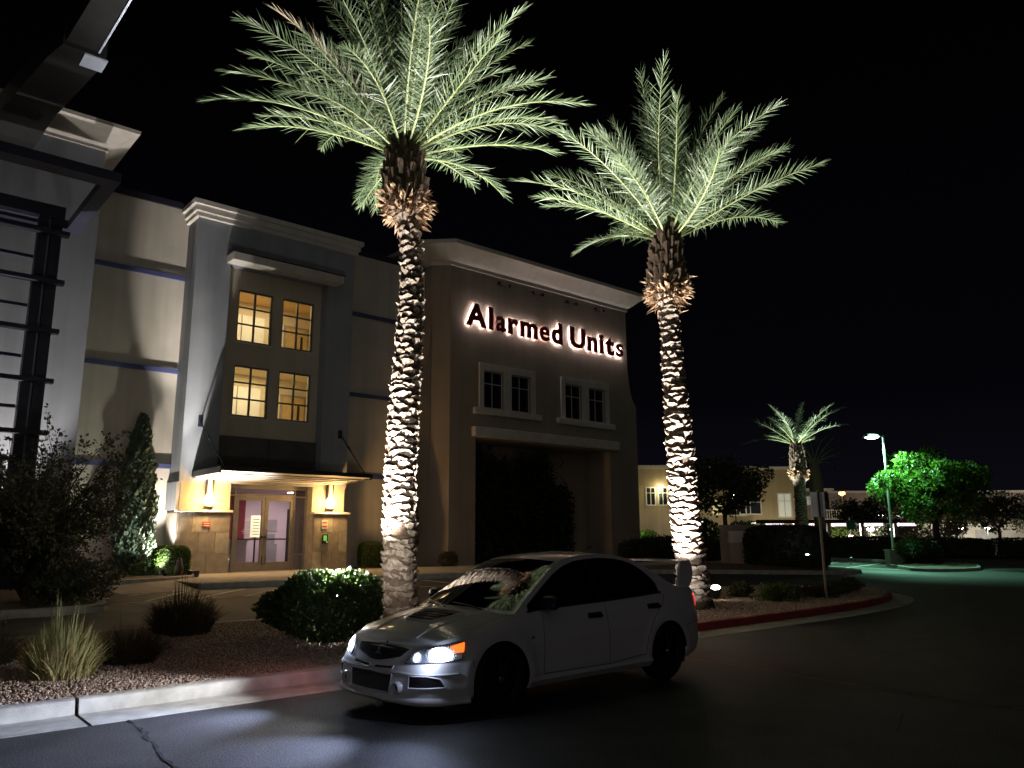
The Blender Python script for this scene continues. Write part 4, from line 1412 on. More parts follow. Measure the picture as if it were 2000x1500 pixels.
def frond(e0, L, droop, az, rng, npairs=46, leaf=0.47, twist=0.0):
    """returns leaflet arrays and rachis points, in metres from the crown's middle"""
    ns = 24
    s = np.linspace(0, 1, ns + 1)
    el = e0 - droop * s ** 1.6
    ds = L / ns
    x = np.concatenate([[0], np.cumsum(np.cos(el[:-1]) * ds)]) + 0.16 * math.cos(e0)
    z = np.concatenate([[0], np.cumsum(np.sin(el[:-1]) * ds)])
    swing = rng.normal() * 0.15
    twist = rng.normal() * 0.35
    yv = swing * L * s ** 2
    C = np.stack([x, yv, z], 1)
    T = np.gradient(C, axis=0)
    T /= np.linalg.norm(T, axis=1, keepdims=True)
    S = np.cross(T, np.array([0, 0, 1.0]))
    bad = np.linalg.norm(S, axis=1) < 0.05
    S[bad] = np.array([0, -1.0, 0])
    S = np.cross(T, np.cross(np.tile([0, -1.0, 0], (ns + 1, 1)), T))
    S /= np.linalg.norm(S, axis=1, keepdims=True)
    N = np.cross(S, T)
    N[N[:, 2] < 0] *= -1 if e0 < 1.2 else 1
    V, Fc = [], []
    c, sn = math.cos(twist), math.sin(twist)
    S, N = S * c + N * sn, N * c - S * sn
    for side in (-1, 1):
        u = np.linspace(0.13, 0.995, npairs) + rng.normal(size=npairs) * 0.004
        u = np.clip(u, 0.1, 1)
        i = np.clip((u * ns), 0, ns - 1e-6)
        i0 = i.astype(int)
        fr = (i - i0)[:, None]
        P = C[i0] * (1 - fr) + C[i0 + 1] * fr
        t, sd, nn = T[i0], S[i0], N[i0]
        ang = np.interp(u, [0.1, 0.35, 0.8, 1.0], [1.15, 0.98, 0.72, 0.30]) + rng.normal(size=npairs) * 0.14
        vv = np.where(np.arange(npairs) % 3 == 0, 0.62, 0.2) + rng.normal(size=npairs) * 0.2
        dr = t * np.cos(ang)[:, None] + (sd * side * np.cos(vv)[:, None] + nn * np.sin(vv)[:, None]) * np.sin(ang)[:, None]
        ll = leaf * np.interp(u, [0.1, 0.2, 0.45, 0.8, 1.0], [0.35, 0.8, 1.0, 0.82, 0.5]) * rng.uniform(0.68, 1.15, npairs)
        wd = t - dr * np.sum(t * dr, axis=1, keepdims=True)
        wd /= np.linalg.norm(wd, axis=1, keepdims=True) + 1e-9
        tw = rng.normal(size=npairs) * 0.5
        wn_ = np.cross(dr, wd)
        wd = wd * np.cos(tw)[:, None] + wn_ * np.sin(tw)[:, None]
        sag = np.array([0, 0, -1.0]) * (ll * 0.10)[:, None]
        b0, b1 = P - wd * 0.006, P + wd * 0.006
        mid = P + dr * (ll * 0.5)[:, None] + sag * 0.35
        m0, m1 = mid - wd * 0.0085, mid + wd * 0.0085
        tip = P + dr * ll[:, None] + sag
        o = 5 * npairs * (0 if side < 0 else 1)
        V.append(np.stack([b0, b1, m0, m1, tip], 1).reshape(-1, 3))
        k = (np.arange(npairs) * 5)[:, None] + o
        Fc.append((k[:, :, None] + np.array([(0, 1, 3), (0, 3, 2), (2, 3, 4)])[None]).reshape(-1, 3))
    V, Fc = np.concatenate(V), np.concatenate(Fc)
    ca, sa = math.cos(az), math.sin(az)
    Rm = np.array([[ca, -sa, 0], [sa, ca, 0], [0, 0, 1]])
    return V @ Rm.T, Fc, C @ Rm.T


def palm(label, base, path, radii, fronds, seed, boots_from, dead=(), stubs=True, leaf=0.56, npairs=70, group="date palms by the building", mats=None, fade=1.0):
    """path = trunk points relative to the base, radii along it; fronds = list of (elev, length, droop, azimuth)"""
    rng = np.random.default_rng(seed)
    t = thing("date_palm", label, "palm tree", base, group=group)
    P = [np.array(p, float) for p in path]
    pp = smooth_path(P, 5)
    zz = np.array([p[2] for p in pp])
    cx, cy = np.array([p[0] for p in pp]), np.array([p[1] for p in pp])
    rz = np.array([r[0] for r in radii])
    rr = np.array([r[1] for r in radii])
    zs = np.linspace(zz[0], zz[-1], 70)
    n = 22
    rows = []
    for z in zs:
        R = np.interp(z, rz, rr)
        rows.append([(np.interp(z, zz, cx) + R * (1 + 0.03 * math.sin(5 * k + z * 9)) * math.cos(2 * math.pi * k / n), np.interp(z, zz, cy) + R * (1 + 0.03 * math.sin(5 * k + z * 9)) * math.sin(2 * math.pi * k / n), z) for k in range(n + 1)])
    obj("trunk", MB().grid(rows), M_BARK, t, smooth=True)
    ztop = zz[-1]
    if stubs:
        me = MB().add(STUB_V, STUB_F).mesh("leaf_stub")
        me.materials.append(M_STUB)
        alt = []
        for v in range(9):
            q = STUB_V.copy() * np.array([rng.uniform(0.85, 1.2), rng.uniform(0.55, 0.95), rng.uniform(0.75, 1.1)]) + rng.normal(size=STUB_V.shape) * 0.011
            m2 = MB().add(q, STUB_F).mesh("leaf_stub")
            m2.materials.append(M_STUB)
            alt.append(m2)
        tocam = np.array([-base[0], -base[1]]) / math.hypot(base[0], base[1])
        bp, bM, bs = [], [], []
        z, row, cnt = 0.25, 0, 0
        while z < boots_from:
            R = np.interp(z, rz, rr)
            m = 7
            for k in range(m):
                a = 2 * math.pi * (k + (row % 2) * 0.5 + 0.13 * rng.normal() * 0.6) / m + row * 0.10
                zr = z + rng.normal() * 0.022
                if rng.random() < 0.05:
                    continue
                x, yv = np.interp(zr, zz, cx), np.interp(zr, zz, cy)
                outw = np.array([math.cos(a), math.sin(a), 0])
                pos = np.array([x, yv, zr]) + outw * (R - 0.002)
                M = np.stack([np.array([-outw[1], outw[0], 0]), outw, [0, 0, 1.0]], 1)
                tilt = rng.normal() * 0.15
                Rt_ = np.array([[math.cos(tilt), 0, math.sin(tilt)], [0, 1, 0], [-math.sin(tilt), 0, math.cos(tilt)]])
                M = M @ Rt_
                s = R / 0.30 * rng.uniform(0.7, 1.12)
                sc = np.array([s, rng.uniform(0.65, 1.25), rng.uniform(0.8, 1.15)])
                if outw[:2] @ tocam > -0.12 and cnt < 298:
                    o_ = link("leaf_stub", alt[rng.integers(0, 9)], t)
                    o_.matrix_local = Matrix.Translation(pos) @ Matrix([list(r) + [0] for r in (M * sc[None])] + [[0, 0, 0, 1]])
                    cnt += 1
                else:
                    bp.append(pos)
                    bM.append(M)
                    bs.append(sc)
            z += 0.116
            row += 1
        V, Fc = scatter(STUB_V, tri(STUB_F), np.array(bp), np.array(bM), np.array(bs))
        o_ = obj("leaf_stub_cover", npmesh("leaf_stub_cover", V, Fc), M_STUB, t)
        o_["kind"] = "stuff"
        # upright frond boots below the crown
        bme = MB().add(BOOT_V, BOOT_F).mesh("frond_boot")
        bme.materials.append(M_BARK)
        z, row = boots_from + 0.1, 0
        while z < ztop - 0.12:
            R = np.interp(z, rz, rr)
            for k in range(9):
                a = 2 * math.pi * (k + 0.5 * (row % 2)) / 9 + rng.normal() * 0.06
                outw = np.array([math.cos(a), math.sin(a), 0])
                pos = np.array([np.interp(z, zz, cx), np.interp(z, zz, cy), z]) + outw * (R - 0.02)
                dirn = outw * rng.uniform(0.12, 0.34) + np.array([0, 0, 1.0])
                dirn /= np.linalg.norm(dirn)
                tg = np.array([-outw[1], outw[0], 0])
                M = np.stack([tg, np.cross(dirn, tg) * -1, dirn], 1)
                if np.dot(M[:, 1], outw) < 0:
                    M[:, 1] *= -1
                sc = np.array([rng.uniform(0.8, 1.25), rng.uniform(0.8, 1.3), rng.uniform(0.7, 1.2)])
                o_ = link("frond_boot", bme, t)
                o_.matrix_local = Matrix.Translation(pos) @ Matrix([list(r) + [0] for r in (M * sc[None])] + [[0, 0, 0, 1]])
            z += 0.15
            row += 1
        # shaggy collar of torn fibre and hanging sheaths
        nf = 420
        a = rng.uniform(0, 6.283, nf)
        zc = boots_from + rng.normal(size=nf) * 0.14 + 0.02
        outw = np.stack([np.cos(a), np.sin(a), np.zeros(nf)], 1)
        R = np.interp(zc, rz, rr)
        pos = np.stack([np.interp(zc, zz, cx), np.interp(zc, zz, cy), zc], 1) + outw * (R * rng.uniform(0.85, 1.05, nf))[:, None]
        d = outw * rng.uniform(0.3, 1.1, nf)[:, None] + np.array([0, 0, 1.0]) * rng.normal(-0.25, 0.7, nf)[:, None] + rng.normal(size=(nf, 3)) * 0.25
        ln = rng.uniform(0.12, 0.34, nf)
        V, Fc = scatter(LEAF_V, LEAF_F, pos, rot_to(d, rng.uniform(0, 6.28, nf)), np.stack([ln * rng.uniform(0.12, 0.5, nf), ln * 0.6, ln], 1))
        o_ = obj("fibre_collar", npmesh("fibre_collar", V, Fc), M_FIBRE, t)
        o_["kind"] = "stuff"
        for k in range(14):
            a_ = rng.uniform(0, 6.283)
            outw_ = np.array([math.cos(a_), math.sin(a_), 0])
            z_ = boots_from + rng.uniform(-0.18, 0.22)
            p0 = np.array([np.interp(z_, zz, cx), np.interp(z_, zz, cy), z_]) + outw_ * np.interp(z_, rz, rr) * 0.95
            p1 = p0 + outw_ * rng.uniform(0.10, 0.2) + np.array([0, 0, rng.uniform(-0.12, 0.12)])
            obj("torn_sheath", MB().tube([p0, (p0 + p1) / 2 + np.array([0, 0, 0.03]), p1], [0.06, 0.05, 0.035], 6), M_FIBRE, t)
    top = np.array([cx[-1], cy[-1], ztop])
    mf, md = mats if mats else (M_FROND, M_FROND_DEAD)
    for k, (e0, L, dr, az) in enumerate(fronds):
        V, Fc, C = frond(e0, L, dr, az, rng, npairs, leaf)
        oz = top + np.array([0, 0, -0.25 * (1 - e0 / 1.5)])
        isd = k in dead
        f = obj("frond", npmesh("frond", V + oz, Fc), md if isd else mf, t)
        obj("rachis", MB().tube(list(C[::2] + oz), list(np.linspace(0.026, 0.005, len(C[::2]))), 5), md if isd else M_RACHIS, f)
    return t


def crown(n, e_lo, e_hi, L, droop_lo, droop_hi, seed, a0=0.0):
    """spiral of fronds: steep in the middle, lower and more arched outside"""
    rng = np.random.default_rng(seed)
    out = []
    for k in range(n):
        q = k / (n - 1)
        e0 = e_hi + (e_lo - e_hi) * q ** 1.05 + rng.normal() * 0.05
        dr = droop_hi + (droop_lo - droop_hi) * q + rng.normal() * 0.08
        out.append((e0, L * rng.uniform(0.78, 1.07), dr + rng.normal() * 0.1, a0 + k * 2.39996 + rng.normal() * 0.2))
    return out


p1b = (7.70, 11.97, 0.16)
palm("nearer tall date palm with full arching crown, behind the car's bonnet", p1b,
     [(0.04, -0.03, -0.1), (0.03, -0.02, 0.4), (-0.02, 0.02, 1.9), (0.02, 0.0, 3.75), (0.08, -0.06, 5.65), (0.06, -0.05, 6.9), (-0.02, 0.03, 7.7), (-0.08, 0.08, 8.95)],
     [(-0.1, 0.32), (0.5, 0.285), (1.5, 0.275), (3.5, 0.26), (5.2, 0.225), (6.4, 0.185), (7.35, 0.19), (7.6, 0.30), (7.8, 0.42), (8.1, 0.40), (8.5, 0.35), (9.0, 0.24)],
     crown(58, 0.26, 1.46, 3.5, 0.86, 0.38, 77, 0.9), 72, 7.62, dead=(27,))
p2b = (13.70, 10.22, 0.14)
palm("farther date palm with upswept crown, beside the car's boot", p2b,
     [(0.02, -0.10, -0.1), (-0.02, -0.10, 0.2), (-0.13, 0.0, 1.95), (-0.18, 0.05, 4.1), (-0.25, 0.11, 6.4), (-0.25, 0.10, 7.4), (-0.21, 0.06, 8.15)],
     [(-0.1, 0.38), (0.3, 0.315), (1.5, 0.28), (3.5, 0.26), (4.8, 0.225), (5.8, 0.19), (6.45, 0.185), (6.65, 0.30), (6.85, 0.40), (7.2, 0.37), (7.7, 0.31), (8.2, 0.2)],
     crown(48, 0.36, 1.48, 3.3, 0.55, 0.25, 81, 1.1), 82, 6.72)
# ================================================================== CAR
CAR_YAW = math.radians(182.57)
car = thing("parked_car", "white four door sports saloon with tall boot wing and headlamps on", "car", (4.92, 6.77, 0.0), CAR_YAW)
M_WHITE = mat("white_car_paint", (0.74, 0.73, 0.735), 0.3, 0.015, 2.0, coat=1.0, spec=0.5)
M_WHITE.node_tree.nodes["Principled BSDF"].inputs["Coat IOR"].default_value = 1.7
M_BLK = mat("black_plastic", (0.012, 0.012, 0.013), 0.45, 0.1, 8)
M_TINT = mat("tinted_glass", (0.004, 0.004, 0.005), 0.03, 0.0, spec=0.65)
M_GAP = mat("panel_gap", (0.006, 0.006, 0.007), 0.9, 0)
M_RUB = mat("tyre_rubber", (0.010, 0.010, 0.011), 0.85, 0.2, 20)
M_RIM = mat("dark_rim", (0.016, 0.016, 0.018), 0.5, 0.1, 8, metal=0.5)
M_CHROME = mat("lamp_reflector", (0.55, 0.57, 0.62), 0.42, 0.05, 9, metal=0.9)
M_SILV = mat("bright_badge", (0.7, 0.7, 0.72), 0.2, 0, metal=0.9)
M_HID = mat("headlamp_glow", (1, 1, 1), 0.4, 0, emit=(0.74, 0.85, 1.0), estr=40)
M_HID2 = mat("headlamp_inner_glow", (1, 1, 1), 0.4, 0, emit=(0.66, 0.80, 1.0), estr=14)
M_AMB = mat("amber_marker_glow", (1, 0.3, 0.05), 0.4, 0, emit=(1.0, 0.15, 0.012), estr=1.9)
M_TAIL = mat("tail_lamp_glow", (0.4, 0.02, 0.02), 0.3, 0, emit=(1.0, 0.04, 0.03), estr=0.85)
M_CAGE = mat("intercooler_fin", (0.10, 0.11, 0.14), 0.45, 0.1, 20, metal=0.7)

OUTL = np.array([(.935, 0), (.931, .2), (.908, .42), (.858, .60), (.77, .722), (.63, .80), (.43, .845), (.2, .868), (0, .880), (-.25, .872), (-.6, .864), (-1.1, .868), (-1.7, .872),
                 (-2.2, .876), (-2.625, .885), (-2.95, .872), (-3.2, .845), (-3.4, .78), (-3.5, .66), (-3.55, .45), (-3.57, .2), (-3.575, 0)])
OUTL[:, 0] = np.where(OUTL[:, 0] > .43, .43 + (OUTL[:, 0] - .43) * .92, np.where(OUTL[:, 0] < -2.95, -2.95 + (OUTL[:, 0] + 2.95) * .92, OUTL[:, 0]))
ZT = np.array([.630, .631, .637, .648, .665, .692, .732, .775, .815, .862, .895, .91, .925, .945, .966, .988, 1.0, 1.005, 1.005, 1.005, 1.005, 1.005])
ZB = np.array([.165, .165, .168, .172, .178, .185, .19, .19, .19, .19, .19, .19, .19, .19, .20, .215, .235, .25, .26, .26, .26, .26])
_dense = np.array(smooth_path(OUTL, 12))
_cum = np.concatenate([[0], np.cumsum(np.linalg.norm(np.diff(_dense, axis=0), axis=1))])
_knot = _cum[::12]
TTOT = _cum[-1]
HK = [0, .06, .2, .45, .60, .66, .85, .95, 1.0]
IN_SIDE = [.04, .014, 0, .003, .006, .016, .034, .060, .095]
IN_FRONT = [.025, 0, 0, .004, .028, .045, .10, .145, .19]
IN_REAR = [.06, .03, 0, 0, .008, .016, .03, .05, .09]


def S(t, z, off=0.0):
    """point on the body's flank at distance t round the plan outline (0 = middle of nose) and height z, left side"""
    x, yv = np.interp(t, _cum, _dense[:, 0]), np.interp(t, _cum, _dense[:, 1])
    x2, y2 = np.interp(t + .01, _cum, _dense[:, 0]), np.interp(t + .01, _cum, _dense[:, 1])
    x1, y1 = np.interp(t - .01, _cum, _dense[:, 0]), np.interp(t - .01, _cum, _dense[:, 1])
    d = np.array([x2 - x1, y2 - y1])
    if t < .012:
        d = np.array([0, 1.0])
    if t > TTOT - .012:
        d = np.array([0, -1.0])
    d /= np.linalg.norm(d)
    n = np.array([d[1], -d[0]])
    zt, zb = np.interp(t, _knot, ZT), np.interp(t, _knot, ZB)
    h = (z - zb) / (zt - zb)
    wf = float(smooth01((x - .40) / .42))
    wr = float(smooth01((-3.2 - x) / .25))
    ins = np.interp(h, HK, IN_SIDE) * (1 - wf - wr) + np.interp(h, HK, IN_FRONT) * wf + np.interp(h, HK, IN_REAR) * wr
    flare = 0
    for cx in (0.0, -2.625):
        r = math.hypot(x - cx, z - .31)
        flare += .020 * math.exp(-((r - .40) / .075) ** 2) * (1 if z > .12 else 0)
    k = off - ins + flare * (1 - wf)
    return np.array([x + n[0] * k, yv + n[1] * k, z])


def tX(x):
    return float(np.interp(-x, -_dense[:, 0], _cum))


def tY(yv):
    i = int(np.argmax(_dense[:, 1]))
    return float(np.interp(yv, _dense[:i, 1], _cum[:i]))


def mir(p):
    return (p[0], -p[1], p[2])


def both(name, mb, m, parent=car, **k):
    """same part on the left and mirrored on the right"""
    a = obj(name, mb, m, parent, **k)
    m2 = MB()
    m2.v = [mir(p) for p in mb.v]
    m2.f = [tuple(reversed(f)) for f in mb.f]
    b = obj(name, m2, m, parent, **k)
    return a, b


# --- lower body shell -----------------------------------------------------------
TS = np.unique(np.concatenate([np.linspace(0, tX(.5), 34), np.linspace(tX(.5), tX(-.5), 44), np.linspace(tX(-.5), tX(-2.15), 34), np.linspace(tX(-2.15), tX(-3.1), 42), np.linspace(tX(-3.1), TTOT, 26)]))
NZ = 30
RA = .348
shell = MB()
pos = {}
for sgn in (1, -1):
    grid = []
    for t in TS:
        zt, zb = np.interp(t, _knot, ZT), np.interp(t, _knot, ZB)
        col = []
        for j in range(NZ + 1):
            z = zb + (zt - zb) * (j / NZ)
            p = S(t, z)
            if p[1] > .55:
                for cx in (0.0, -2.625):
                    dx, dz = p[0] - cx, z - .31
                    r = math.hypot(dx, dz)
                    if abs(r - RA) < .017 and r > 0:
                        q = S(tX(cx + dx * RA / r), max(zb, .31 + dz * RA / r))
                        p = q
            col.append(p)
        grid.append(col)
    off = len(shell.v)
    for col in grid:
        for p in col:
            shell.v.append((float(p[0]), float(p[1] * sgn), float(p[2])))
    for i in range(len(TS) - 1):
        for j in range(NZ):
            c = (grid[i][j] + grid[i + 1][j] + grid[i][j + 1] + grid[i + 1][j + 1]) / 4
            if c[1] > .5 and min(math.hypot(c[0], c[2] - .31), math.hypot(c[0] + 2.625, c[2] - .31)) < RA - .002:
                continue
            a, b, d, e_ = off + i * (NZ + 1) + j, off + (i + 1) * (NZ + 1) + j, off + (i + 1) * (NZ + 1) + j + 1, off + i * (NZ + 1) + j + 1
            shell.f.append((a, b, d, e_) if sgn > 0 else (a, e_, d, b))
obj("body", shell, M_WHITE, car, smooth=True, angle=50)
obj("floor_pan", MB().box(-3.3, -.62, .20, .70, .62, .24), M_BLK, car)

# wheel wells
for cx in (0.0, -2.625):
    well = MB()
    rows = []
    for k in range(25):
        a = math.radians(-25 + 230 * k / 24)
        ca, sa = math.cos(a), math.sin(a)
        rows.append([(cx + (RA + .004) * ca, .85, .31 + (RA + .004) * sa), (cx + (RA + .004) * ca, .52, .31 + (RA + .004) * sa), (cx, .50, .31)])
    well.grid(rows)
    both("wheel_well", well, M_GAP)

# --- bonnet and boot lid ----------------------------------------------------------
def top_edge(t):
    zt = np.interp(t, _knot, ZT)
    return S(t, zt)


def deck(t0, t1, nrow, crown_f, off=0.0, vmax=1.0, ncol=24):
    rows = []
    for t in np.linspace(t0, t1, nrow):
        p = top_edge(t)
        rows.append([(p[0], p[1] * v * vmax, p[2] + crown_f(p[0]) * (1 - (v * vmax) ** 2) + off) for v in np.linspace(-1, 1, ncol + 1)])
    return MB().grid(rows)


def hood_crown(x):
    b = float(np.interp(x, [-.6, -.2, .3, .62, .75], [.07, .072, .068, .045, .012]))
    return b


hood = obj("bonnet", deck(0.02, tX(-.40), 40, hood_crown), M_WHITE, car, smooth=True, angle=60)


def hood_z(x, yv):
    ts = np.linspace(0.02, tX(-.52), 120)
    E = np.array([top_edge(t) for t in ts])
    o = np.argsort(E[:, 0])
    ye, ze = np.interp(x, E[o, 0], E[o, 1]), np.interp(x, E[o, 0], E[o, 2])
    return ze + hood_crown(x) * (1 - min(1, abs(yv) / max(ye, 1e-3)) ** 2)


boot = obj("boot_lid", deck(tX(-2.86), TTOT - .02, 22, lambda x: .02), M_WHITE, car, smooth=True, angle=60)

# bonnet vent: raised rim round a dark opening
vo = [(.36, -.16), (.36, .16), (.28, .25), (.06, .31), (.02, .28), (.02, -.28), (.06, -.31), (.28, -.25)]
vo = [tuple(p) for p in smooth_path([np.array(p) for p in vo + vo[:1]], 4)[:-1]]
vm = MB()
vm.add([(x, yv, hood_z(x, yv) + .007) for x, yv in vo] + [(.19, 0, hood_z(.19, 0) + .004)], [(i, (i + 1) % len(vo), len(vo)) for i in range(len(vo))])
vent = obj("bonnet_vent", vm, M_BLK, hood)
rim_pts = [(x, yv, hood_z(x, yv) + .010) for x, yv in vo]
obj("vent_rim", MB().tube(rim_pts + rim_pts[:1], .014, 6, False), M_WHITE, hood, smooth=True)
for k in range(4):
    xk = .09 + k * .065
    obj("vent_slat", MB().box(xk, -.24, hood_z(xk, 0) - .004, xk + .012, .24, hood_z(xk, 0) + .012), M_BLK, hood)
for s in (-1, 1):   # swage lines
    pts = [(x, s * (.36 + .12 * (.6 - x)), hood_z(x, .36 + .12 * (.6 - x)) + .001) for x in np.linspace(.62, -.3, 12)]
    obj("bonnet_crease", MB().tube(pts, .010, 6, False), M_WHITE, hood, smooth=True)


def line_on(fn, pts, w=.006, off=.0015):
    """dark panel gap: thin ribbon on the flank through (x, z) points"""
    P = []
    for (a, b) in zip(pts[:-1], pts[1:]):
        for k in range(8):
            P.append((a[0] + (b[0] - a[0]) * k / 8, a[1] + (b[1] - a[1]) * k / 8))
    P.append(pts[-1])
    rows = []
    for i, (x, z) in enumerate(P):
        q, r = P[max(i - 1, 0)], P[min(i + 1, len(P) - 1)]
        d = np.array([r[0] - q[0], r[1] - q[1]])
        d /= np.linalg.norm(d)
        n = np.array([-d[1], d[0]]) * w / 2
        rows.append([fn(x + n[0], z + n[1], off), fn(x - n[0], z - n[1], off)])
    return MB().grid(rows)


def flank(x, z, off=0.0):
    return S(tX(x), z, off)


# --- glasshouse -----------------------------------------------------------------------
PX = np.array([-.24, -.46, -.70, -.94, -1.12, -1.30, -1.5, -1.72, -1.95, -2.15, -2.32, -2.50, -2.70, -2.90, -3.08])
PX = np.where(PX < -1.72, -1.72 + (PX + 1.72) * .94, PX)
PZ = np.array([.872, 1.010, 1.152, 1.286, 1.358, 1.396, 1.415, 1.421, 1.413, 1.392, 1.356, 1.292, 1.195, 1.085, 1.016])
_pp = np.array(smooth_path(np.stack([PX, PZ], 1), 5))


def belt(x):
    t = tX(x)
    p = top_edge(t)
    return p[1], p[2]


def gh_y(x, z):
    yb, zb = belt(x)
    return yb - .45 * max(0, z - zb) - .05 * max(0, z - zb) ** 2


def gh(x, z, off=0.0):
    yv = gh_y(x, z)
    return np.array([x, yv + off * .91, z + off * .41])


ROOF = []
for (x, z) in _pp:
    yp = gh_y(x, z)
    bx = float(np.interp(x, [-3.1, -2.5, -2.1, -1.3, -1.0, -.4], [-.10, -.07, 0, 0, .05, .13]))
    cz = float(np.interp(x, [-3.1, -2.6, -2.1, -1.7, -1.2, -.8, -.4], [.015, .03, .034, .036, .034, .025, .02]))
    ROOF.append([np.array([x + bx * (1 - v * v), v * yp, z + cz * (1 - v * v)]) for v in np.linspace(-1, 1, 25)])
obj("roof", MB().grid(ROOF), M_WHITE, car, smooth=True, angle=60)
RF = np.array(ROOF)


def roof_patch(x0, x1, v0, off):
    """piece of the roof skin between two stations, pushed out by off"""
    idx = [i for i in range(len(_pp)) if x1 <= _pp[i][0] <= x0]
    rows = []
    for i in idx:
        a, b = RF[max(i - 1, 0)], RF[min(i + 1, len(RF) - 1)]
        row = []
        for v in np.linspace(-v0, v0, 25):
            k = (v + 1) / 2 * 24
            k0 = min(int(k), 23)
            f = k - k0
            p = RF[i][k0] * (1 - f) + RF[i][k0 + 1] * f
            t1 = (b[k0] - a[k0])
            t2 = RF[i][k0 + 1] - RF[i][k0]
            n = np.cross(t1, t2)
            n /= np.linalg.norm(n)
            if n[2] < 0:
                n = -n
            row.append(p + n * off)
        rows.append(row)
    return MB().grid(rows)


wsc = obj("windscreen", roof_patch(-.27, -1.09, .93, .005), M_TINT, car, smooth=True, angle=180)
obj("rear_window", roof_patch(-2.30, -2.78, .86, .005), M_TINT, car, smooth=True, angle=180)
# wipers
for yw in (.42, -.12):
    pts = [(-.21, yw, .905), (-.27, yw - .25, .93), (-.30, yw - .52, .94)]
    obj("wiper", MB().tube([(p[0] + .12 * (1 - (p[1] / .75) ** 2), p[1], p[2] + .005) for p in pts], .008, 5), M_BLK, car)
# side skins
for s in (1, -1):
    rows = []
    for (x, z) in _pp:
        yb, zb = belt(x)
        rows.append([(x, s * gh_y(x, zb + (z - zb) * w), zb + (z - zb) * w - (.012 if w == 0 else 0)) for w in np.linspace(0, 1, 7)])
    obj("side_skin", MB().grid(rows), M_WHITE, car, smooth=True, angle=60)
gl_top = [(-.46, .945), (-.70, 1.085), (-.94, 1.215), (-1.14, 1.298), (-1.34, 1.343), (-1.52, 1.358), (-1.56, 1.360), (-1.75, 1.366), (-1.98, 1.354), (-2.16, 1.330), (-2.32, 1.284), (-2.47, 1.20), (-2.57, 1.11), (-2.63, 1.04)]


gl_top = [(p[0] if p[0] > -1.72 else -1.72 + (p[0] + 1.72) * .94, p[1]) for p in gl_top]


def zcap(x):
    return float(np.interp(-x, [-p[0] for p in gl_top], [p[1] for p in gl_top]))


def side_glass(x0, x1, off):
    rows = []
    for x in np.linspace(x0, x1, 18):
        zb = belt(x)[1] + .012
        zt = max(zb + .004, zcap(x))
        rows.append([gh(x, zb + (zt - zb) * w, off) for w in np.linspace(0, 1, 6)])
    return MB().grid(rows)


both("side_window", side_glass(-.44, -1.50, .004), M_TINT, smooth=True, angle=180)
both("side_window", side_glass(-1.585, -2.578, .004), M_TINT, smooth=True, angle=180)
both("pillar_cover", side_glass(-1.50, -1.585, .006), M_BLK)
gm = [gh(x, zcap(x) + .006, .008) for x in np.linspace(-.46, -2.565, 40)]
both("window_surround", MB().tube(gm, .009, 5, False), M_BLK)
bm2 = [gh(x, belt(x)[1] + .008, .010) for x in np.linspace(-.42, -2.60, 30)]
both("belt_moulding", MB().tube(bm2, .011, 5, False), M_BLK)

# --- panel gaps -----------------------------------------------------------------------
both("door_gap", line_on(flank, [(-.56, .30), (-.58, .6), (-.60, .88)]), M_GAP)
both("door_gap", line_on(flank, [(-1.56, .29), (-1.57, .6), (-1.56, .91)]), M_GAP)
both("door_gap", line_on(flank, [(-2.17, .33), (-2.22, .50), (-2.34, .68), (-2.52, .82), (-2.64, .95)]), M_GAP)
both("sill_gap", line_on(flank, [(-.56, .30), (-1.56, .29), (-2.17, .33)]), M_GAP)
both("bumper_gap", line_on(flank, [(.36, .53), (.345, .45)]), M_GAP)
both("bumper_gap", line_on(flank, [(-2.98, .58), (-3.2, .60), (-3.36, .62)]), M_GAP)
for s in (1, -1):
    pts = [(x, s * (.70 + .02 * (-x)), hood_z(x, .70) + .0015) for x in np.linspace(.50, -.42, 14)]
    mb = MB().grid([[(p[0], p[1] - .003, p[2]), (p[0], p[1] + .003, p[2])] for p in pts])
    obj("bonnet_gap", mb, M_GAP, car)

# side skirt, handles, mirrors, repeater
both("side_skirt", MB().grid([[S(tX(x), .215, .012), S(tX(x), .25, .022), S(tX(x), .285, .010)] for x in np.linspace(-.36, -2.28, 20)]), M_WHITE, smooth=True)
for (x, z) in ((-1.37, .800), (-2.39, .835)):
    hm = MB()
    pts = [flank(x + dx, z + .006 * math.sin(dx * 20), o) for dx, o in ((.10, .004), (.08, .03), (0, .034), (-.08, .03), (-.10, .004))]
    hm.tube(pts, .016, 6)
    hm.grid([[flank(x + .11, z - .028, .003), flank(x - .11, z - .028, .003)], [flank(x + .11, z + .028, .003), flank(x - .11, z + .028, .003)]])
    both("door_handle", hm, M_BLK, smooth=True)
mm = MB()
prof = [(.0, -.085), (.055, -.075), (.075, 0), (.06, .08), (.0, .095)]
rows = []
for k in range(9):
    a = k / 8 * 2 * math.pi
    rows.append([(-.60 + .055 * math.cos(a) * w, .925 + o, .975 + .072 * math.sin(a) * w) for w, o in ((0.05, -.10), (.8, -.09), (1, -.02), (.95, .07), (.6, .10), (.03, .105))])
mm.grid(rows)
mir_l, mir_r = both("door_mirror", mm, M_BLK, smooth=True)
both("mirror_arm", MB().tube([gh(-.55, .945, .0), np.array([-.58, .86, .95])], .022, 6), M_BLK)
both("side_repeater", MB().sphere(tuple(flank(-.42, .655, .004)), .028, 10, 6, 1.0, .35, .5), M_AMB if False else M_CHROME)

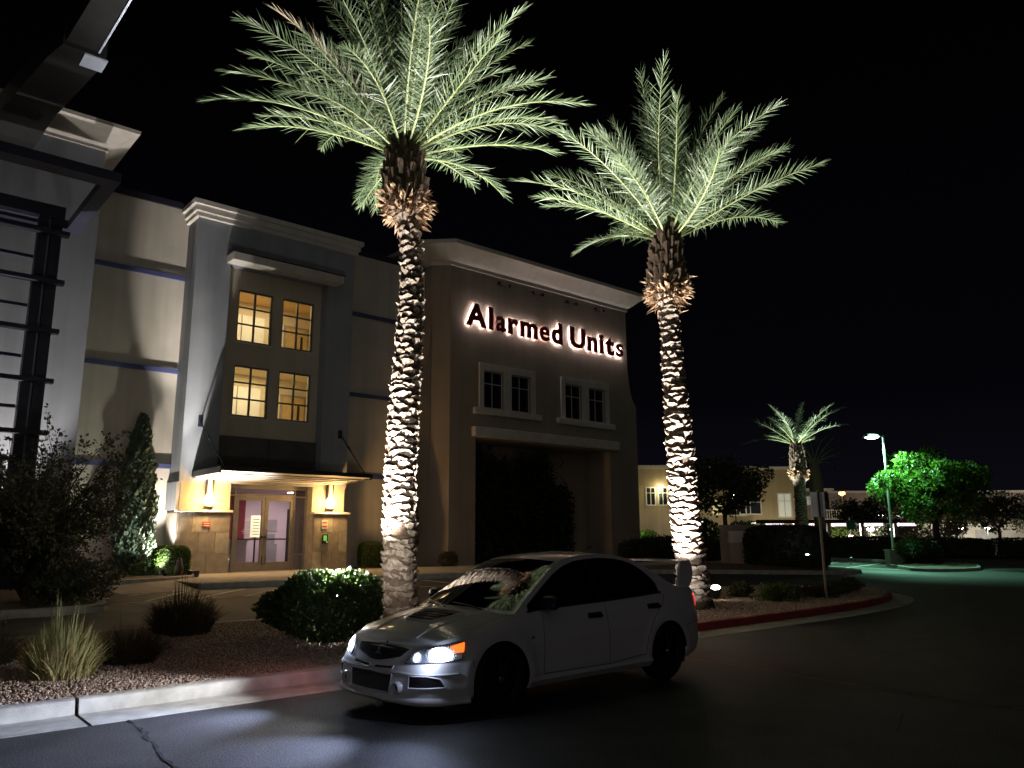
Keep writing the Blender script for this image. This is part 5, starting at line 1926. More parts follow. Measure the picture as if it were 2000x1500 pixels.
# --- nose ------------------------------------------------------------------------------
def front_patch(bot, top, n, off, nz=5):
    """bot/top = lists of (t, z) along the lower and upper edge"""
    B = np.array(bot)
    T = np.array(top)
    u = np.linspace(0, 1, n)
    bi = np.stack([np.interp(u, np.linspace(0, 1, len(B)), B[:, k]) for k in (0, 1)], 1)
    ti = np.stack([np.interp(u, np.linspace(0, 1, len(T)), T[:, k]) for k in (0, 1)], 1)
    rows = []
    for w in np.linspace(0, 1, nz):
        row = []
        for k in range(n):
            t, z = bi[k] * (1 - w) + ti[k] * w
            p = S(abs(t), z, off)
            row.append(p if t >= 0 else np.array(mir(p)))
        rows.append(row)
    return MB().grid(rows)


def edge_loop(bot, top, n, off):
    B, T = np.array(bot), np.array(top)
    u = np.linspace(0, 1, n)
    f = lambda A: [(np.interp(v, np.linspace(0, 1, len(A)), A[:, 0]), np.interp(v, np.linspace(0, 1, len(A)), A[:, 1])) for v in u]
    loop = f(B) + f(T)[::-1]
    pts = []
    for t, z in loop:
        p = S(abs(t), z, off)
        pts.append(p if t >= 0 else np.array(mir(p)))
    return pts + pts[:1]


gr_b = [(-tY(.36), .545), (-tY(.2), .515), (-tY(.07), .495), (0, .491), (tY(.07), .495), (tY(.2), .515), (tY(.36), .545)]
gr_t = [(-tY(.43), .610), (-tY(.3), .618), (0, .623), (tY(.3), .618), (tY(.43), .610)]
grille = obj("upper_grille", front_patch(gr_b, gr_t, 25, .004), M_BLK, car)
for k in range(4):
    w = .2 + k * .2
    pts = []
    for u in np.linspace(0.04, .96, 17):
        b = [np.interp(u, np.linspace(0, 1, 7), [q[i] for q in gr_b]) for i in (0, 1)]
        t_ = [np.interp(u, np.linspace(0, 1, 5), [q[i] for q in gr_t]) for i in (0, 1)]
        t, z = b[0] * (1 - w) + t_[0] * w, b[1] * (1 - w) + t_[1] * w
        p = S(abs(t), z, .008)
        pts.append(p if t >= 0 else np.array(mir(p)))
    obj("grille_bar", MB().tube(pts, .004, 4, False), M_DARKMET, grille)
# badge: three lozenges
ex, ez = S(0, .565, .016)[0], .562
bad = MB()
for ang in (90, 210, 330):
    a = math.radians(ang)
    d, s_ = np.array([math.cos(a), math.sin(a)]), np.array([-math.sin(a), math.cos(a)])
    q = [np.zeros(2) + d * .003, d * .026 + s_ * .0145, d * .050, d * .026 - s_ * .0145]
    n0 = len(bad.v)
    bad.add([(ex - p[1] * .25, p[0], ez + p[1]) for p in q] + [(ex - .008 - p[1] * .25, p[0], ez + p[1]) for p in q],
            [(0, 1, 2, 3), (7, 6, 5, 4), (0, 4, 5, 1), (1, 5, 6, 2), (2, 6, 7, 3), (3, 7, 4, 0)])
obj("badge", bad, M_SILV, grille)
for s in (1, -1):
    obj("bumper_slot", front_patch([(s * tY(.045), .428), (s * tY(.32), .442)], [(s * tY(.045), .456), (s * tY(.32), .468)], 8, .004), M_BLK, car)
    obj("slot_rim", MB().tube(edge_loop([(s * tY(.045), .428), (s * tY(.32), .442)], [(s * tY(.045), .456), (s * tY(.32), .468)], 6, .004), .006, 5, False), M_WHITE, car, smooth=True)
lo_b = [(-tY(.31), .238), (0, .232), (tY(.31), .238)]
lo_t = [(-tY(.335), .398), (0, .404), (tY(.335), .398)]
ic = obj("lower_intake", front_patch(lo_b, lo_t, 17, .004), M_BLK, car)
obj("intake_rim", MB().tube(edge_loop(lo_b, lo_t, 13, .004), .011, 6, False), M_WHITE, ic, smooth=True)
for k in range(11):
    z = .254 + k * .0132
    pts = []
    for yv in np.linspace(-.30, .30, 13):
        p = S(tY(abs(yv)), z, .008)
        pts.append((p[0], yv, z))
    obj("intercooler_fin", MB().tube(pts, .0042, 4, False), M_CAGE, ic)
for s in (1, -1):
    si_b, si_t = [(s * tY(.545), .300), (s * tX(.62), .312)], [(s * tY(.545), .402), (s * tX(.76), .404), (s * tX(.67), .385)]
    sd = obj("side_intake", front_patch(si_b, si_t, 9, .004), M_BLK, car)
    obj("intake_rim", MB().tube(edge_loop(si_b, si_t, 7, .004), .008, 5, False), M_WHITE, sd, smooth=True)
    c = S(tY(.425), .292, .004)
    c = np.array([c[0], s * c[1], c[2]])
    fg = obj("bumper_duct", MB().lathe([(.034, -.01), (.036, .022), (.045, .034), (.056, .022), (.062, -.02)], 20, tuple(c), 'x'), M_WHITE, car, smooth=True)
    obj("duct_lens", MB().lathe([(0, .010), (.020, .009), (.037, .002)], 16, tuple(c), 'x'), M_CAGE, fg)
# lip and splitter round the bottom of the nose
lip = []
for t in np.linspace(-tX(.38), tX(.38), 60):
    row = []
    for z, o in ((.150, .002), (.158, .030), (.178, .036), (.205, .012), (.225, .0)):
        p = S(abs(t), max(z, .165), o)
        p[2] = z
        row.append(p if t >= 0 else np.array(mir(p)))
    lip.append(row)
obj("front_lip", MB().grid(lip), M_WHITE, car, smooth=True, angle=60)
# crease across the bumper
cr = [S(abs(t), .418, .0) * np.array([1, 1 if t >= 0 else -1, 1]) for t in np.linspace(-tX(.5), tX(.5), 50)]
obj("bumper_crease", MB().tube(cr, .012, 6, False), M_WHITE, car, smooth=True)

# --- headlamps ---------------------------------------------------------------------------
M_LENS = glass_mat("lamp_lens_hazy", (0.95, 0.96, 1.0), 0.22)
_n, _l = M_LENS.node_tree.nodes, M_LENS.node_tree.links
_tr = _n.new("ShaderNodeBsdfTranslucent")
_tr.inputs[0].default_value = (0.9, 0.93, 1.0, 1)
_mx = _n.new("ShaderNodeMixShader")
_mx.inputs[0].default_value = 0.14
_out = _n["Material Output"]
_l.new(_out.inputs[0].links[0].from_socket, _mx.inputs[1])
_l.new(_tr.outputs[0], _mx.inputs[2])
_l.new(_mx.outputs[0], _out.inputs[0])
head_world = []
CM = Matrix.Translation((4.92, 6.77, 0)) @ Matrix.Rotation(CAR_YAW, 4, 'Z')
for s in (1, -1):
    hb = [(s * tY(.455), .500), (s * tY(.62), .508), (s * tX(.60), .526), (s * tX(.46), .540)]
    ht = [(s * tY(.545), .608), (s * tY(.66), .626), (s * tX(.63), .650), (s * tX(.41), .690)]
    hd = obj("headlamp", front_patch(hb, ht, 19, .004, 8), M_CHROME, car, smooth=True, angle=180)
    obj("lamp_rim", MB().tube(edge_loop(hb, ht, 14, .006), .007, 5, False), M_BLK, hd, smooth=True)

    def lamp_disc(t, z, r, off, m, name, nseg=18, sx=1.0):
        P = [S(t + r * sx * math.cos(2 * math.pi * k / nseg), z + r * math.sin(2 * math.pi * k / nseg), off) for k in range(nseg)]
        cpt = S(t, z, off + r * .35)
        P2 = [np.array([p[0], p[1] * s, p[2]]) for p in P]
        cpt = np.array([cpt[0], cpt[1] * s, cpt[2]])
        obj(name, MB().add(P2 + [cpt], [(k, (k + 1) % nseg, nseg) for k in range(nseg)]), m, hd, smooth=True, angle=180)
        return cpt
    tm = tX(.66)
    cpt = lamp_disc(tm, .580, .058, .010, M_HID, "main_beam", sx=2.1)
    lamp_disc(tY(.575), .555, .034, .009, M_HID2, "dipped_projector")
    ab = [(s * tX(.54), .596), (s * tX(.44), .600)]
    at_ = [(s * tX(.56), .650), (s * tX(.42), .682)]
    obj("amber_marker", front_patch(ab, at_, 6, .010, 4), M_AMB, hd, smooth=True, angle=180)
    obj("lamp_lens", front_patch(hb, ht, 15, .022, 6), M_LENS, hd, smooth=True, angle=180)
    w = CM @ Vector((cpt[0] + .10, cpt[1] * .97, cpt[2]))
    fwd = CM.to_3x3() @ Vector((1, 0.0, 0))
    rgt = CM.to_3x3() @ Vector((0, -1, 0))
    spot("headlamp_beam", w, w + fwd * 8 + rgt * 0.6 + Vector((0, 0, -1.15)), 800, 66, 1.0, (0.54, 0.64, 1.0), 0.05)
    spot("headlamp_spread", w, w + fwd * 8 + rgt * 6.2 + Vector((0, 0, -0.45)), 330, 70, 1.0, (0.88, 0.90, 0.95), 0.05)
    if s > 0:
        spot("headlamp_spread", w, w + fwd * 8 - rgt * 5.0 + Vector((0, 0, -2.2)), 50, 78, 1.0, (0.52, 0.62, 1.0), 0.05)
    g_ = CM @ Vector((cpt[0] + .15, cpt[1] + .01 * s, cpt[2] - .01))
    point("headlamp_inner", CM @ Vector((cpt[0] + .004, cpt[1], cpt[2] + .045)), 0.5, (0.72, 0.83, 1.0), 0.008)
    point("bumper_fill", g_, 3.0, (0.62, 0.72, 1.0), 0.02)  # added bare light ahead of the lamp, brightens the bumper
    if s < 0:
        wm = CM @ Vector((.50, -.92, .64))
        spot("amber_marker_beam", wm, wm + Vector((-0.9, 1.0, -.45)), 9, 120, 0.8, (1.0, 0.10, 0.02), 0.04)

# --- tail -------------------------------------------------------------------------------
for s in (1, -1):
    tl = obj("tail_lamp", front_patch([(s * tX(-3.33), .78), (s * (tX(-3.5) + .1), .78)], [(s * tX(-3.30), .93), (s * (tX(-3.5) + .1), .94)], 10, .005), M_TAIL, car, smooth=True, angle=180)
wt = CM @ Vector((-3.60, -.62, .86))
spot("tail_lamp_light", wt, wt + Vector((1.0, 0.55, -.35)), 9, 150, 0.8, (1.0, 0.06, 0.05), 0.06)
wt = CM @ Vector((-3.62, .55, .86))
spot("tail_lamp_light", wt, wt + Vector((1.0, -0.1, -.5)), 5, 150, 0.8, (1.0, 0.06, 0.05), 0.06)
# boot wing
ep_prof = [(p[0] + .05, p[1]) for p in [(-3.20, .99), (-3.45, .99), (-3.52, 1.07), (-3.545, 1.16), (-3.535, 1.25), (-3.48, 1.318), (-3.30, 1.322), (-3.27, 1.28), (-3.24, 1.10)]]
for s in (1, -1):
    y0, y1 = (.615, .655) if s > 0 else (-.655, -.615)
    obj("wing_endplate", MB().prism(ep_prof, y0, y1, 'y'), M_WHITE, car, bevel=.008)
wg = []
for yv in np.linspace(-.614, .614, 15):
    zc = 1.285 + .018 * (1 - (yv / .62) ** 2)
    wg.append([(q + .05, yv, zc + w) for q, w in ((-3.29, 0), (-3.36, .020), (-3.45, .024), (-3.505, .030), (-3.46, .004), (-3.36, -.008), (-3.29, 0))])
obj("wing_blade", MB().grid(wg), M_WHITE, car, smooth=True, angle=60)
obj("aerial", MB().tube([(-2.12, 0, 1.435), (-2.30, 0, 1.50)], .006, 5), M_BLK, car)

# --- wheels -----------------------------------------------------------------------------
def make_wheel():
    w = MB()
    return w


tyre_prof = [(.205, .112), (.225, .118), (.285, .116), (.308, .095), (.316, .07), (.317, 0), (.316, -.07), (.308, -.095), (.285, -.116), (.225, -.118), (.205, -.112)]
rim_prof = [(.205, .112), (.216, .116), (.216, .10), (.200, .085), (.195, 0.0), (.20, -.10)]
for cx in (0.0, -2.625):
    for s in (1, -1):
        wh = obj("wheel", MB().lathe(tyre_prof, 40, (cx, s * .752, .316), 'y'), M_RUB, car, smooth=True, angle=40)
        obj("rim", MB().lathe([(r, a * s) for r, a in rim_prof], 32, (cx, s * .752, .316), 'y'), M_RIM, wh, smooth=True, angle=40)
        for k in range(12):
            a = 2 * math.pi * k / 12
            sp = MB()
            for da in (-.07, .07):
                c1 = (cx + .035 * math.cos(a + da * 4), s * (.752 + .098), .316 + .035 * math.sin(a + da * 4))
                c2 = (cx + .20 * math.cos(a + da), s * (.752 + .088), .316 + .20 * math.sin(a + da))
                sp.tube([c1, c2], [.010, .008], 5)
            obj("spoke", sp, M_RIM, wh)
        obj("hub_cap", MB().lathe([(0, .112 * s), (.024, .110 * s), (.030, .098 * s), (.04, .085 * s)], 14, (cx, s * .752, .316), 'y'), M_SILV if s > 0 else M_RIM, wh, smooth=True)
        obj("brake_disc", MB().lathe([(0, .02 * s), (.15, .02 * s), (.15, 0), (0, 0)], 20, (cx, s * .752, .316), 'y'), M_DARKMET, wh)
# ================================================================== LAMPS IN THE BEDS
M_UPGLOW = mat("ground_lamp_glow", (1, 1, 1), 0.4, 0, emit=(1.0, 0.95, 0.85), estr=30)


M_FROST = mat("frosted_lamp_lens", (0.3, 0.3, 0.3), 0.5, 0, emit=(0.9, 1, 0.9), estr=0.15)


def ground_lamp(label, loc, target, watts, deg=60, col=(1.0, 0.93, 0.80), h=0.16, glow=None, group="ground lamps lighting the planting", size=0.05, k=1.0):
    t = thing("ground_lamp", label, "lamp", loc, group=group)
    d = Vector(target) - Vector((loc[0], loc[1], loc[2] + h))
    d.normalize()
    q = d.to_track_quat('Z', 'Y').to_matrix()
    body = MB().lathe([(0.0, -0.13), (0.05, -0.12), (0.085, 0.0), (0.09, 0.03), (0.078, 0.03), (0.07, 0.012)], 16)
    body.v = [tuple(q @ (Vector(p) * k) + Vector((0, 0, h))) for p in body.v]
    obj("lamp_body", body, M_DARKMET, t, smooth=True)
    lens = MB().lathe([(0.0, 0.065), (0.04, 0.055), (0.065, 0.035), (0.076, 0.012)], 16)
    lens.v = [tuple(q @ (Vector(p) * k) + Vector((0, 0, h))) for p in lens.v]
    obj("lamp_lens", lens, glow or M_UPGLOW, t, smooth=True)
    obj("stake", MB().tube([(0, 0, -0.1), (0, 0, h - 0.06)], 0.014, 6), M_DARKMET, t)
    obj("base_plate", MB().lathe([(0, 0.012), (0.06, 0.01), (0.065, -0.01)], 12), M_DARKMET, t)
    p = Vector((loc[0], loc[1], loc[2] + h)) + d * 0.09 * k
    spot("ground_lamp_beam", p, target, watts, deg, 0.6 if deg < 110 else 0.9, col, size)
    return t


WARMW = (1.0, 0.97, 0.92)
ground_lamp("ground lamp buried in the wide dark bush", gloc(6.28, 11.62), (7.6, 12.0, 6.6), 10500, 86, WARMW, h=0.55)
spot("trunk_fill", (6.3, 11.65, 0.75), (7.7, 12.0, 1.6), 60, 100, 1.0, (0.95, 1.0, 0.85), 0.05)
point("bush_fill", (6.02, 10.70, 1.14), 150, WARMW, 0.05)  # two added bare lights without fixtures, to make the bush top glare
point("bush_fill", (5.72, 10.62, 1.16), 130, WARMW, 0.05)
ground_lamp("ground lamp behind the first palm on the driveway side", gloc(9.05, 12.35), (7.9, 12.0, 8.4), 7500, 64, WARMW)
ground_lamp("ground lamp hidden by the car, before the second palm", gloc(12.35, 9.75), (13.55, 10.3, 8.2), 9500, 86, WARMW)
spot("trunk_fill", (12.4, 9.78, 0.42), (13.7, 10.2, 1.3), 120, 90, 1.0, (0.95, 0.97, 1.0), 0.05)
ground_lamp("glowing ground lamp among low shrubs beside the second palm", gloc(16.05, 11.3), (13.6, 10.2, 7.6), 5200, 76, WARMW, h=0.26, k=1.6)
point("lamp_spill", (15.95, 11.2, 0.5), 7, (1.0, 0.85, 0.62), 0.06)
# wall washer by the cypress
ground_lamp("ground lamp behind the clipped shrub washing the cream wall", (7.68, 25.25, 0.54), (7.3, 26.5, 7.8), 1400, 80, (1.0, 0.90, 0.78), h=0.14, size=0.03)
ground_lamp("ground lamp beaming up the cream wall past the cypress", (8.15, 23.25, 0.54), (7.95, 26.5, 9.2), 2300, 19, (1.0, 0.92, 0.82), h=0.10, glow=M_FROST)
ground_lamp("ground lamp turned onto the cypress and clipped shrub", (7.42, 23.75, 0.54), (7.1, 25.5, 2.4), 260, 75, (0.92, 1.0, 0.80), h=0.12)
ground_lamp("ground lamp aimed up at the blue grey entrance tower", (8.0, 23.35, 0.54), (10.9, 25.5, 9.0), 2300, 56, (1.0, 0.93, 0.86), h=0.10, glow=M_FROST)
ground_lamp("ground lamp aimed up the trellis tower wall", (2.75, 22.85, 0.42), (3.3, 24.0, 12.0), 2600, 62, (1.0, 0.92, 0.86), h=0.14)
ground_lamp("weak ground lamp by the bare shrub near the tower corner", (5.5, 23.2, 0.54), (5.4, 26.4, 1.9), 26, 42, (1.0, 0.9, 0.85), h=0.12)

# ================================================================== SIGN POST IN THE BED
sp_ = thing("sign_post", "grey sign plate seen from behind on a leaning steel post", "sign", gloc(18.3, 9.75), -YAW)
obj("post", MB().prism([(-0.022, -0.02), (0.022, -0.02), (0.03, 0.018), (-0.03, 0.018)], -0.2, 2.62, 'z'), mat("galvanised_post", (0.30, 0.27, 0.23), 0.5, 0.15, metal=0.5), sp_, rot=(0, math.radians(-0.4), 0))
obj("plate", MB().box(-0.205, 0.03, 1.98, 0.19, 0.036, 2.58), mat("plate_back", (0.86, 0.84, 0.84), 0.6, 0.1), sp_, rot=(0, math.radians(-0.4), math.radians(14)), bevel=0.002)
obj("clamp", MB().box(-0.02, -0.026, 1.97, 0.022, 0.03, 2.6), M_DARKMET, sp_, rot=(0, math.radians(-0.4), 0))

# ================================================================== HEDGES AND MONUMENT
hx, hy = 29.1, 17.6
shrub("hedge", "dark clipped hedge beside the low monument wall", "hedge", (29.5, 17.3, 0.28), (1.62, 0.75, 0.85), 9000, 0.12, M_LEAF_D, "box", seed=91).rotation_euler = (0, 0, -YAW)
for k, (x, yv, rx, rz, lab) in enumerate([(27.6, 23.0, 1.5, 0.95, "dark rounded bush at the wing's foot, nearest the recess"), (29.9, 21.9, 1.6, 0.95, "dark rounded bush at the wing's foot, beside the bare tree"), (31.0, 24.2, 1.5, 1.0, "dark rounded bush behind the wing corner")]):
    shrub("rounded_bush", lab, "bush", (x, yv, float(gz(x, yv)) + 0.1), (rx, 1.1, rz * 0.62), 4200, 0.12, M_LEAF_D, seed=95 + k, group="dark bushes at the wing's foot")
mon = thing("monument_wall", "low rendered wall with capped pier and pale plaque box beside the hedge", "wall", (28.85, 18.75, 0.3), -YAW)
M_MON = stucco_mat("monument_render", (0.26, 0.23, 0.22))
obj("wall", MB().box(-0.95, 0, -0.1, 1.7, 0.3, 1.75), M_MON, mon)
obj("pier", MB().box(-0.70, -0.42, -0.1, -0.02, -0.002, 1.02), stucco_mat("pier_render", (0.36, 0.31, 0.28)), mon, bevel=0.02)
obj("plaque", MB().box(-0.74, -0.40, 1.022, -0.02, -0.04, 1.50), mat("plaque_pale", (0.55, 0.52, 0.5), 0.35, 0.2, 3, metal=0.2), mon, bevel=0.015)
obj("plaque_fold", MB().box(-0.018, -0.30, 1.06, 0.30, -0.05, 1.54), M_MON, mon)
obj("pier_slot", MB().box(-0.26, -0.424, 0.6, -0.22, -0.421, 0.74), M_DARKMET, mon)
uplx, uply = 28.8, 16.0
ground_lamp("glaring ground lamp at the foot of the clipped hedge", (uplx, uply, 0.35), (28.75, 15.95, 3.0), 14, 100, (0.8, 0.9, 1.0), h=0.5, size=0.04,
            glow=mat("cold_lamp_glow", (1, 1, 1), 0.4, 0, emit=(0.7, 0.85, 1.0), estr=30))

# ================================================================== FAR PALMS
p3b = (42.7, 23.9, 0.05)
fr3 = crown(15, 0.30, 1.12, 3.2, 0.55, 0.45, 101, 0.3)
palm("distant small looking date palm lit from below beyond the hedge", p3b, [(0, 0, -0.1), (0, 0, 2.0), (0.02, 0, 4.5), (0, 0, 7.0)],
     [(-0.1, 0.34), (2, 0.33), (4.4, 0.30), (5.2, 0.42), (6.0, 0.40), (7.0, 0.22)], fr3, 102, 5.1, stubs=True, npairs=30, group="date palms beyond the hedge", leaf=0.5)
p4b = (47.3, 25.3, 0.05)
palm("distant unlit dark date palm behind the sign plate", p4b, [(0, 0, -0.1), (0.05, 0, 2.0), (-0.05, 0, 4.5), (-0.1, 0, 6.2)],
     [(-0.1, 0.34), (3, 0.33), (4.0, 0.42), (5.0, 0.46), (6.2, 0.24)], crown(14, 0.3, 1.2, 2.4, 0.9, 0.5, 103, 0.3), 104, 4.2, stubs=False, npairs=24, group="date palms beyond the hedge",
     mats=(M_LEAF_D, M_LEAF_D))
ground_lamp("cool ground lamp at the foot of the distant lit palm", (45.2, 22.4, 0.1), (42.9, 23.8, 8.8), 20000, 32, (0.86, 1.0, 0.90), h=0.2, glow=M_FROST, group="ground lamps beyond the hedge")
ground_lamp("second ground lamp behind the distant lit palm", (40.3, 25.2, 0.1), (42.3, 24.1, 8.8), 15000, 32, (0.86, 1.0, 0.90), h=0.2, glow=M_FROST, group="ground lamps beyond the hedge")

# ================================================================== PARKING LOT LAMP AND TREE
def lot_lamp(label, r, d, h, watts, col, glow, arm=(-0.55, 0.0), head=0.34, tiltdeg=0, spread=150, group=None):
    x, yv = RD(r, d)
    t = thing("lot_lamp", label, "lamp", (x, yv, 0.0), -YAW, group=group)
    obj("base", MB().lathe([(0, 0.52), (0.16, 0.5), (0.18, 0)], 14), M_CONC_D, t)
    obj("pole", MB().tube([(0, 0, 0.5), (0, 0, h)], [0.075, 0.06], 10), mat("lamp_pole_paint", (0.33, 0.34, 0.32), 0.5, 0.1, 3, metal=0.3), t)
    ax, ay = arm
    obj("lamp_head", MB().prism([(ax - head, h - 0.03), (ax + head * 0.6, h - 0.03), (ax + head * 0.5, h + 0.12), (ax - head * 0.8, h + 0.16)], -0.2, 0.2, 'y'), mat("lamp_head_paint", (0.3, 0.3, 0.3), 0.5, 0.1), t)
    obj("arm", MB().box(ax + head * 0.5, -0.04, h - 0.02, 0.05, 0.04, h + 0.06), mat("lamp_head_paint", (0.3, 0.3, 0.3), 0.5, 0.1), t)
    obj("glow_lens", MB().lathe([(0, -0.13), (head * 0.5, -0.1), (head * 0.8, -0.032), (0, -0.032)], 14, (ax - head * 0.15, 0, h)), glow, t, smooth=True)
    wx, wy = RD(r + ax, d)
    if watts:
        spot("lot_lamp_light", (wx, wy, h - 0.25), (wx - 0.3, wy - 2.1, 0), watts, spread, 0.4, col, 0.15)
    return t


GREENW = (0.36, 1.0, 0.64)
lot_lamp("tall green glowing car park lamp on a slim pole", 20.5, 43.1, 6.95, 4800, GREENW, mat("mercury_glow", (1, 1, 1), 0.4, 0, emit=(0.45, 1.0, 0.78), estr=40), head=0.46, spread=120)
# pale light falling on the pole and lot comes from that lamp head only


def tree(label, loc, h, crown_r, crown_z, n, m, seed, size=0.16, trunk_r=0.16, limbs=7, group=None, flat=0.62, cat="tree", name="broad_tree"):
    rng = np.random.default_rng(seed)
    t = thing(name, label, cat, loc, group=group)
    fork = crown_z - crown_r * flat * 0.75
    obj("trunk", MB().tube([(0, 0, -0.1), (0.05, 0.02, fork * 0.5), (0, 0, fork)], [trunk_r * 1.35, trunk_r, trunk_r * 0.85], 9), M_TWIG, t, smooth=True)
    cl = []
    for k in range(limbs):
        a = 2 * math.pi * k / limbs + rng.normal() * 0.2
        R = crown_r * rng.uniform(0.45, 0.75)
        z2 = crown_z + rng.uniform(-0.25, 0.45) * crown_r * flat
        p0 = np.array([0, 0, fork * rng.uniform(0.85, 1.0)])
        p3 = np.array([R * math.cos(a), R * math.sin(a), z2])
        pm = p0 * 0.5 + p3 * 0.5 + np.array([0, 0, -0.15]) + rng.normal(size=3) * 0.12
        obj("limb", MB().tube([p0, pm, p3], [trunk_r * 0.5, trunk_r * 0.33, trunk_r * 0.12], 6), M_TWIG, t, smooth=True)
        cl.append(p3)
    nc = 46
    d = rng.normal(size=(nc, 3))
    d /= np.linalg.norm(d, axis=1, keepdims=True)
    cc = d * (rng.random(nc) ** 0.4)[:, None] * np.array([crown_r * 0.85, crown_r * 0.85, crown_r * flat * 0.85]) + np.array([0, 0, crown_z])
    cc = np.concatenate([cc, np.array(cl)])
    cr = crown_r * rng.uniform(0.16, 0.30, len(cc))
    idx = rng.integers(0, len(cc), n)
    q = rng.normal(size=(n, 3))
    q /= np.linalg.norm(q, axis=1, keepdims=True)
    p = cc[idx] + q * (cr[idx] * (0.35 + 0.65 * rng.random(n) ** 0.5))[:, None] * np.array([1, 1, 0.75])
    V, Fc = leaves(n, p, q + np.array([0, 0, -0.2]), size, 0.8, rng)
    obj("crown", npmesh("crown", V, Fc), m, t)
    return t


tree("round crowned broadleaf tree lit green by the car park lamp", (45.0, 17.5, 0.12), 6.4, 3.25, 4.15, 15000, M_LOTTREE, 111, 0.2, 0.17)
shrub("island_shrub", "clipped rounded shrub under the green lit tree", "shrub", (43.6, 18.0, 0.15), (1.7, 1.3, 0.75), 7000, 0.12, M_LEAF, seed=112)
stake_ = thing("tree_stake", "slanting stake propping the green lit tree", "stake", (44.9, 16.6, 0.1))
obj("stake_pole", MB().tube([(0.35, -0.2, 0), (-0.1, 0.85, 2.2)], 0.035, 6), M_TWIG, stake_)
obj("stake_tie", MB().tube([(-0.1, 0.85, 2.15), (0.0, 1.2, 2.1)], 0.012, 4), M_DARKMET, stake_)
box_ = thing("utility_box", "pale utility box on the car park verge by the lamp", "box", (*RD(19.9, 41.8), 0.1), -YAW)
obj("cabinet", MB().box(-0.38, -0.3, 0, 0.38, 0.3, 0.72), mat("cabinet_green", (0.32, 0.36, 0.28), 0.6, 0.1), box_, bevel=0.03)
obj("cabinet_lid", MB().box(-0.42, -0.34, 0.72, 0.42, 0.34, 0.78), mat("cabinet_lid", (0.38, 0.40, 0.33), 0.6, 0.1), box_)
gs = thing("street_sign", "small green sign on a thin post across the car park", "sign", (*RD(24.4, 57.5), 0.0), -YAW)
obj("post", MB().tube([(0, 0, 0), (0, 0, 2.9)], 0.04, 6), mat("galvanised_post", (0.30, 0.27, 0.23)), gs)
obj("plate", MB().box(-0.32, -0.06, 2.0, 0.32, -0.042, 2.65), mat("sign_green", (0.05, 0.22, 0.12), 0.5, 0.05), gs)

# trees and shrubs further back
tree("dark spreading tree behind the second palm trunk", (34.2, 23.3, 0.1), 5.6, 2.5, 4.0, 9000, M_LEAF_D, 121, 0.16, 0.12, group="dark trees beyond the drive")
tree("dark tree against the warehouse beside the lot lamp", (*RD(29.5, 66), 0.0), 4, 2.6, 3.1, 5000, M_LEAF_D, 122, 0.22, 0.14, group="dark trees beyond the drive")
tree("dark tree before the pale low building at the frame's edge", (*RD(52.5, 86), 0.0), 5, 3.6, 4.2, 6000, M_LEAF_D, 123, 0.28, 0.18, group="dark trees beyond the drive")
tree("small brown lit tree before the long warehouse", (*RD(40.0, 97), 0.0), 4, 4.0, 3.6, 5000, M_LEAF_O, 124, 0.28, 0.16, group="small trees before the warehouse")
tree("small tree catching white light before the pale low building", (*RD(60.5, 92), 0.0), 5, 3.0, 3.6, 5000, M_LEAF_O, 125, 0.26, 0.16, group="small trees before the warehouse")
tree("wide brown lit tree beside the balcony house", (*RD(46.0, 88), 0.0), 5, 5.0, 2.8, 7000, M_LEAF_O, 126, 0.28, 0.16, group="small trees before the warehouse")
shrub("rounded_bush", "rounded bush lit bright green below the far tan building's windows", "bush", (*RD(10.4, 63), 0.1), (1.9, 1.4, 0.95), 4500, 0.2, M_LEAF_B, seed=131, lump=0.3)
shrub("rounded_bush", "dull green bush under the bare branches of the dark tree, inner", "bush", (*RD(10.2, 44), 0.1), (1.5, 1.2, 1.35), 4500, 0.16, M_LEAF, seed=132, group="dull bushes under the dark tree")
shrub("rounded_bush", "dull green bush under the bare branches of the dark tree, outer", "bush", (*RD(13.0, 45), 0.1), (1.4, 1.2, 1.2), 4500, 0.16, M_LEAF, seed=133, group="dull bushes under the dark tree")
for k, (r, d) in enumerate(((21.5, 67), (24.4, 67.5), (28.2, 69))):
    shrub("rounded_bush", ("yellow lit bush left of the distant lit palm trunk", "yellow lit bush just beyond the sign plate", "dim yellow bush below the white balcony")[k], "bush", (*RD(r, d), 0.1), (2.0, 1.4, 1.25), 4000, 0.2, M_LEAF_B, seed=140 + k, lump=0.3, group="yellow lit bushes above the carport")
# long dark hedges beyond the lot
for k, (r, d, w, h) in enumerate(((24.2, 55, 3.0, 0.72), (31.0, 58, 3.6, 0.66), (39.0, 59, 4.2, 0.66), (47.8, 60, 4.4, 0.62))):
    s_ = shrub("hedge", ("long dark hedge behind the small green sign", "long dark hedge behind the green lit tree", "long dark hedge beyond the tree island, middle stretch", "long dark hedge beyond the tree island, end stretch")[k], "hedge", (*RD(r, d), 0.0), (w, 0.8, h), 5000, 0.16, M_LEAF_D, "box", seed=150 + k, group="dark hedges across the car park", stem=False)
    s_.rotation_euler = (0, 0, -YAW)

# ================================================================== FAR BUILDINGS
def far_thing(name, label, cat, r, d):
    return thing(name, label, cat, (*RD(r, d), 0.0), -YAW)


tb = far_thing("office_building", "two storey tan building with lit upper windows beyond the wing", "building", 12.0, 75.0)
M_FTAN = stucco_mat("far_tan_render", (0.42, 0.34, 0.22))


